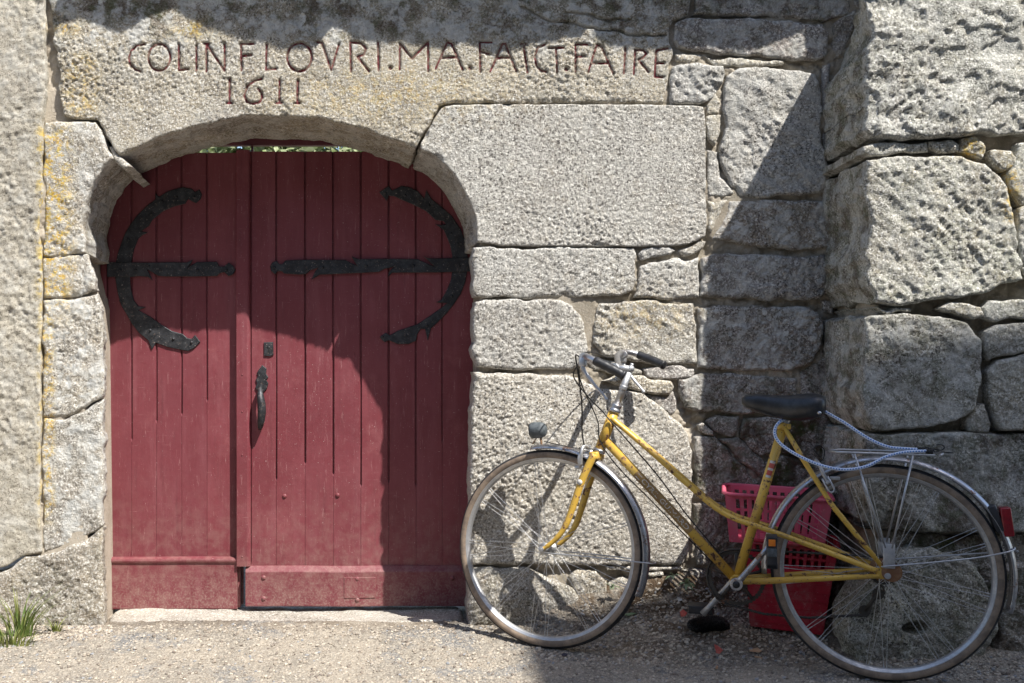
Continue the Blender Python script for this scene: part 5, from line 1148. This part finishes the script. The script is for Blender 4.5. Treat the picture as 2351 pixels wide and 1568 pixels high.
ch = [(0.0, cy_, RW + .042)] + ch + [(.36, cy_, .172), (.22, cy_, .170), (.075, cy_, .190), (.05, cy_, .188), (.038, cy_, .21), (.03, cy_, .255), (-.003, cy_, .264), (.0, cy_, .285), (.04, cy_, .315)] + [(.043 * math.cos(t), cy_, RW + .043 * math.sin(t)) for t in np.linspace(-.3, -4.5, 10)]
pth_ = []
for a, b in zip(ch[:-1], ch[1:]):
    k = max(1, int((Vector(b) - Vector(a)).length / .0063)); pth_ += [Vector(a).lerp(Vector(b), i / k) for i in range(k)]
mb = MB(); mb.tube(pth_, [.0052 if i % 2 else .0034 for i in range(len(pth_))], 6); part(mb, 'chain', M['darksteel'])
# tail lamp
mb = MB(); tp_ = bp(2293, 1190, .0); mb.box(tp_ + Vector((.012, 0, 0)), (.026, .05, .085), rot=Matrix.Rotation(.35, 3, 'Y'), bev=.006); tl = part(mb, 'tail_lamp', M['rubber'])
mb = MB(); mb.box(tp_ + Vector((-.018, 0, -.008)), (.03, .05, .088), rot=Matrix.Rotation(.12, 3, 'Y'), bev=.004); part(mb, 'lens', M['redlens'], tl)
# ------------------------------------------------------------------ elastic cord over the rack
bc_ = thing('bungee_cord', 'blue and white elastic cord looped from saddle to carrier rack', 'cord'); bc_.matrix_world = BM
def cord(pts, nm):
    P = cr(pts, 9); mb = MB(); mb.tube(P, .0052, 10); o = mb.build(nm, M['cord'], bc_)
    me = o.data; uv = me.uv_layers.new(name='UVMap'); acc = [0]
    for a, b in zip(P[:-1], P[1:]): acc.append(acc[-1] + (b - a).length)
    for pl_ in me.polygons:
        vi = list(pl_.vertices); js = [v % 10 for v in vi]; wrap = 0 in js and 9 in js
        for li, v in zip(pl_.loop_indices, vi):
            j = v % 10; j = 10 if (wrap and j == 0) else j
            uv.data[li].uv = (acc[min(v // 10, len(acc) - 1)] * 62, j / 10 * 2)
    return o
s1 = [bp(1886, 940, -.02), bp(1895, 946, .0), bp(1940, 972, .01), bp(1990, 1005, .018), bp(2035, 1025, .022), bp(2075, 1030, .025), bp(2112, 1032, .025)]
s2 = [bp(1806, 962, .0), bp(1790, 968, .022), bp(1779, 984, .028), bp(1781, 1005, .032), bp(1800, 1026, .042), bp(1840, 1050, .058), bp(1890, 1070, .066), bp(1940, 1078, .068), bp(1990, 1070, .066), bp(2030, 1050, .06), bp(2070, 1039, .05), bp(2112, 1036, .045), bp(2132, 1036, .042)]
cord(s1, 'cord_strand'); cord(s2, 'cord_strand')
def hook(p, d, u):
    mb = MB(); q = []
    for i in range(34): t = i / 33; a = t * 6 * 2 * math.pi; q.append(p + d * (.022 * t - .011) + (u * math.cos(a) + d.cross(u) * math.sin(a)) * .0072)
    mb.tube(q, .0018, 6); e = p + d * .011; mb.tube(cr([e + u * .007, e + d * .02 + u * .003, e + d * .042 + u * .0, e + d * .052 + u * .008, e + d * .046 + u * .016, e + d * .03 + u * .016], 5), .0019, 6); return mb.build('hook', M['cable'], bc_)
hook(s1[-1] + Vector((-.004, 0, 0)), Vector((-1, 0, 0)), Vector((0, .0, 1))); hook(s2[-1] + Vector((-.002, 0, 0)), Vector((-1, 0, -.03)).normalized(), Vector((0, 1, 0)))

# ------------------------------------------------------------------ plastic baskets between bicycle and wall
def gz_(x, y): return float(zg(np.array([x]), np.array([y]))[0])
def basket(name, label, cx, cy, wt, dt, wb, db, h, z0, rz, tilt, mat, slots, bands, rim=True):
    t = thing(name, label, 'basket', (cx, cy, z0)); t.rotation_euler = (tilt[0], tilt[1], rz)
    cs = [(-1, -1), (1, -1), (1, 1), (-1, 1)]
    def P(i, u, z):                          # point on side i, u in [-1,1]
        k = z / h; W_, D_ = wb + (wt - wb) * k, db + (dt - db) * k
        a, b = cs[i], cs[(i + 1) % 4]; f = (u + 1) / 2
        return Vector(((a[0] + (b[0] - a[0]) * f) * W_ / 2, (a[1] + (b[1] - a[1]) * f) * D_ / 2, z))
    for i in range(4):
        mb = MB(); nrm = ((P(i, 1, h / 2) - P(i, -1, h / 2)).cross(Vector((0, 0, 1)))).normalized(); th = .0022
        def quad(u0, u1, za, zb, e=0.):
            V = [P(i, u0, za), P(i, u1, za), P(i, u1, zb), P(i, u0, zb)]; V = [v + nrm * (th + e) for v in V] + [v - nrm * th for v in V]
            mb.add(V, [(0, 1, 2, 3), (7, 6, 5, 4), (0, 4, 5, 1), (1, 5, 6, 2), (2, 6, 7, 3), (3, 7, 4, 0)], 0, False)
        for (za, zb) in bands: quad(-1, 1, za, zb)
        if h > .2:
            for k_ in range(7): quad(-.97, .97, .02 + .03 * k_, .0225 + .03 * k_, .0022)
            quad(-.62, -.58, 0, .225, .003); quad(.58, .62, 0, .225, .003)
        for (za, zb, nb) in slots:
            for k in range(nb + 1):
                u = -1 + 2 * k / nb; wd = .12 if k in (0, nb) else .035; quad(max(-1, u - wd), min(1, u + wd), za, zb)
            quad(-1, 1, (za + zb) / 2 - .004, (za + zb) / 2 + .004, .001)
        mb.build('side_panel', mat, t)
    if rim:
        mb = MB(); q = []
        for i in range(4):
            c = Vector((cs[i][0] * (wt / 2 - .03), cs[i][1] * (dt / 2 - .03), h)); a0 = math.atan2(cs[i][1], cs[i][0])
            for k in range(5): a = a0 - math.pi / 4 + math.pi / 2 * k / 4; q.append(c + Vector((math.cos(a), math.sin(a), 0)) * .036)
        mb.tube(q, .0065, 8, closed=True); mb.build('rim', mat, t)
    mb = MB(); mb.box((0, 0, .003), (wb, db, .004)); mb.build('base', mat, t)
    return t
by_ = -.16; bx = (1797 - PX) * (D + by_) / F; zb0 = W(0, 1449, by_ - .09)[2]
basket('plastic_basket', 'red plastic basket standing on the gravel behind the rear wheel', bx + .01, by_, .285, .20, .225, .15, .30, zb0, -.34, (.03, .05), M['redplastic'], [(.225, .285, 12)], [(.0, .225), (.285, .30)])
bx2 = (1770 - PX) * (D + by_) / F
basket('plastic_basket', 'faded pink slotted basket stacked in the red one behind the seat tube', bx2 + .012, by_ - .002, .335, .225, .295, .185, .165, zb0 + .29, -.30, (.02, .03), M['pinkplastic'], [(.012, .150, 13)], [(.0, .012), (.150, .165)])
# ------------------------------------------------------------------ boulder and loose stones
def boulder(name, label, poly, y, mat, depth=.16, **k):
    o = stone(poly, None, mat, yp=y, name=name, depth=depth, rows=6, skirtn=.02, **k); return tag(o, label, 'rock')
boulder('boulder', 'rounded granite boulder at the buttress foot, seen through the rear spokes', [(1992, 1330), (2030, 1290), (2062, 1270), (2137, 1259), (2212, 1278), (2262, 1328), (2280, 1390), (2292, 1440), (2262, 1500), (2230, 1530), (1975, 1530), (1948, 1480), (1942, 1405), (1968, 1362)], -PBUT - .012, 'butt', .12, sty='rough', edge=.05, whi=.12, moss=.55, prot=.015, bulge=.02, carve=lambda x, z: .06 * (1 - sstep(.5, 1.1, np.sqrt(((x - W(2088, 0, -PBUT)[0]) / .045) ** 2 + ((z - W(0, 1436, -PBUT)[2]) / .022) ** 2))))
boulder('boulder', 'small mossy stone at the right edge, next to the spoked boulder', [(2300, 1300), (2420, 1290), (2420, 1540), (2290, 1540), (2302, 1440)], -PBUT - .004, 'brown', .1, sty='rough', edge=.03, moss=.8, whi=.1, prot=.0)
# ------------------------------------------------------------------ black knitted thing on the gravel
def G(vx, vy, it=6):                        # picture point on the ground
    d = ray(vx, vy); t = 2.8
    while t < 4.6:
        p = CAMP + d * t
        if p.z < gz_(p.x, p.y): break
        t += .004
    return Vector((p.x, p.y, gz_(p.x, p.y)))
g0 = G(1630, 1456); mb = MB(); nu, nv = 46, 30; V = []
for i in range(nu):
    for j in range(nv):
        u = i / (nu - 1) * 2 - 1; a = 2 * math.pi * j / nv; r = math.sqrt(max(0, 1 - abs(u) ** 2.6)); k = 1 + .17 * ((i % 2) * 2 - 1) * (1 if j % 2 else -1)
        x = u * .078; y = r * .034 * math.cos(a) * k; z = .026 + r * .023 * math.sin(a) * k + .008 * math.sin(u * 2.2 + .6) - .010 * u
        V.append((g0.x + x, g0.y + .02 + y + .015 * u, g0.z + max(z, .001)))
mb.add(V, [(i * nv + j, (i + 1) * nv + j, (i + 1) * nv + (j + 1) % nv, i * nv + (j + 1) % nv) for i in range(nu - 1) for j in range(nv)], 0, True)
tag(mb.build('knitted_glove', M['matrubber'], None, (g0.x, g0.y, g0.z)), 'crumpled black knitted glove lying on the gravel below the chainring', 'glove')
# ------------------------------------------------------------------ litter
def flat(name, label, cat, outl, vx, vy, mat, h=.006, rz=0., tilt=.2, th=.0012):
    p = G(vx, vy); mb = MB(); k = len(outl); V = []
    for s in (0, 1):
        for (a, b) in outl: V.append((a, b, h * (.5 + .5 * math.sin(a * 160 + b * 90)) + tilt * b + s * th))
    mb.add(V, [tuple(range(k))[::-1], tuple(range(k, 2 * k))] + [(i, (i + 1) % k, (i + 1) % k + k, i + k) for i in range(k)], 0, False)
    o = mb.build(name, mat); o.location = p + Vector((0, 0, .004)); o.rotation_euler = (0, 0, rz); return tag(o, label, cat)
flat('paper_scrap', 'white and red torn paper scrap on the ground near the picture bottom', 'litter', [(-.010, -.004), (-.004, .016), (.004, .010), (.016, -.004), (.0, -.008)], 1648, 1500, M['redpaper'], .01, .3, .8)
flat('paper_scrap', 'small torn red scrap beside the black glove', 'litter', [(-.012, -.006), (-.008, .010), (.006, .012), (.014, -.002), (.0, -.010)], 1568, 1416, M['redpaper'], .01, .2, .6)
flat('paper_scrap', 'pale curled leaf lying to the right of the front tyre', 'leaf', [(-.034, -.003), (-.016, .010), (.012, .011), (.034, .004), (.014, -.006), (-.014, -.010)], 1449, 1417, M['palleaf'], .008, .25, .3)
flat('paper_scrap', 'rusty tan scrap near the bottom, left of the rear tyre', 'litter', [(-.020, -.007), (-.014, .010), (.008, .009), (.020, .0), (.010, -.010)], 1734, 1500, M['cork'], .008, -.2, .5)
flat('paper_scrap', 'dark flat bit of litter just below the front tyre', 'litter', [(-.013, -.006), (-.004, .007), (.013, .004), (.012, -.006)], 1294, 1509, M['darkbit'], .006, -.5, .5)
flat('paper_scrap', 'white crumpled scrap left of the black glove', 'litter', [(-.010, -.005), (-.004, .009), (.010, .004), (.006, -.007)], 1560, 1382, M['paper'], .008, .4, .7)
def butt_(vx, vy, rz, mat, label, ln=.022, r=.0035):
    p = G(vx, vy); mb = MB(); mb.tube([(-ln / 2, 0, 0), (0, 0, .0006), (ln / 2, 0, 0)], [r, r * 1.05, r], 8); o = mb.build('cigarette_end', mat); o.location = p + Vector((0, 0, r + .002)); o.rotation_euler = (0, .05, rz); tag(o, label, 'litter')
butt_(1740, 1514, -.6, M['cork'], 'short tan cigarette end beside the rusty scrap near the bottom')
butt_(1645, 1536, 1.2, M['cork'], 'thin brownish cigarette end at the bottom edge left of centre right')
butt_(283, 1413, .15, M['redpaper'], 'thin pinkish-red stick on the doorstep, left one of two', .03, .0022)
butt_(338, 1415, .9, M['redpaper'], 'thin pinkish-red stick on the doorstep, right one of two', .024, .0022)
butt_(1336, 1412, -1.2, M['paper'], 'short white stub seen through the lower front spokes', .028, .003)
# ------------------------------------------------------------------ plants
def tuft(name, label, vx, vy, n, hgt, sp, seed, mat=M['grass'], leanx=0.):
    rg = np.random.RandomState(seed); p = G(vx, vy); mb = MB()
    for i in range(n):
        a = rg.rand() * 6.28; r = sp * rg.rand() ** .7; b = Vector((math.cos(a) * r, math.sin(a) * r * .4, 0)); h = hgt * (.35 + .65 * rg.rand()); bend = (rg.rand() * .9 + .15) * h; d = Vector((math.cos(a) + leanx, math.sin(a) * .5, 0)); w0 = .0022 + .0016 * rg.rand(); sd = Vector((-math.sin(a), math.cos(a), 0)); V = []
        for k in range(6):
            t = k / 5; c = b + Vector((0, 0, h * (t - .25 * t * t))) + d * bend * t * t; ww = w0 * (1 - t ** 1.5) + .0002; V += [c - sd * ww, c + sd * ww]
        mb.add(V, [(2 * k, 2 * k + 1, 2 * k + 3, 2 * k + 2) for k in range(5)], 0, True)
    o = mb.build(name, mat); o.location = p + Vector((0, 0, -.004)); return tag(o, label, 'grass')
tuft('grass_tuft', 'tall green grass tuft at the left edge below the jamb', 48, 1462, 62, .24, .055, 1, leanx=.15)
tuft('grass_tuft', 'yellowing low grass at the very bottom left, under the tall tuft', 34, 1480, 55, .10, .08, 2, leanx=.4)
tuft('grass_tuft', 'small grass sprig between the tall tuft and the doorstep', 128, 1452, 22, .085, .022, 3)
tuft('grass_tuft', 'thin grass sprig at the wall foot inside the front wheel', 1195, 1408, 30, .07, .02, 4)
def weed(label, vx, vy, y, n, L, seed):
    rg = np.random.RandomState(seed); p = Vector(W(vx, vy, y)); w_ = thing('weed', label, 'plant', p)
    for i in range(n):
        a = -math.pi / 2 + (rg.rand() - .5) * 3.0; el = .1 + rg.rand() * .9; d = Vector((math.cos(a) * math.cos(el), math.sin(a) * math.cos(el) * .6, math.sin(el))); sd = d.cross(Vector((0, 0, 1))).normalized(); l = L * (.6 + .5 * rg.rand()); V = []; K = 9
        for k in range(K):
            t = k / (K - 1); c = d * l * t + Vector((0, 0, -l * .5 * t * t)); ww = l * (.20 * math.sin(math.pi * min(1, t * 1.02)) ** .8) * (1 if k % 2 else .35) + .0004; V += [c - sd * ww + Vector((0, 0, -.1 * ww)), c, c + sd * ww + Vector((0, 0, -.1 * ww))]
        mb = MB(); mb.add(V, [(3 * k + j, 3 * k + j + 1, 3 * k + j + 4, 3 * k + j + 3) for k in range(K - 1) for j in (0, 1)], 0, True); mb.build('leaf', M['palleaf'], w_)
weed('pale serrated weed growing from the wall foot in front of the crank', 1575, 1338, -.06, 7, .06, 3)
weed('small weed in the wall foot joint left of the pale serrated one', 1545, 1320, -.05, 5, .042, 5)
weed('small green weed among rubble seen through the front wheel', 1405, 1345, -.05, 7, .04, 7)
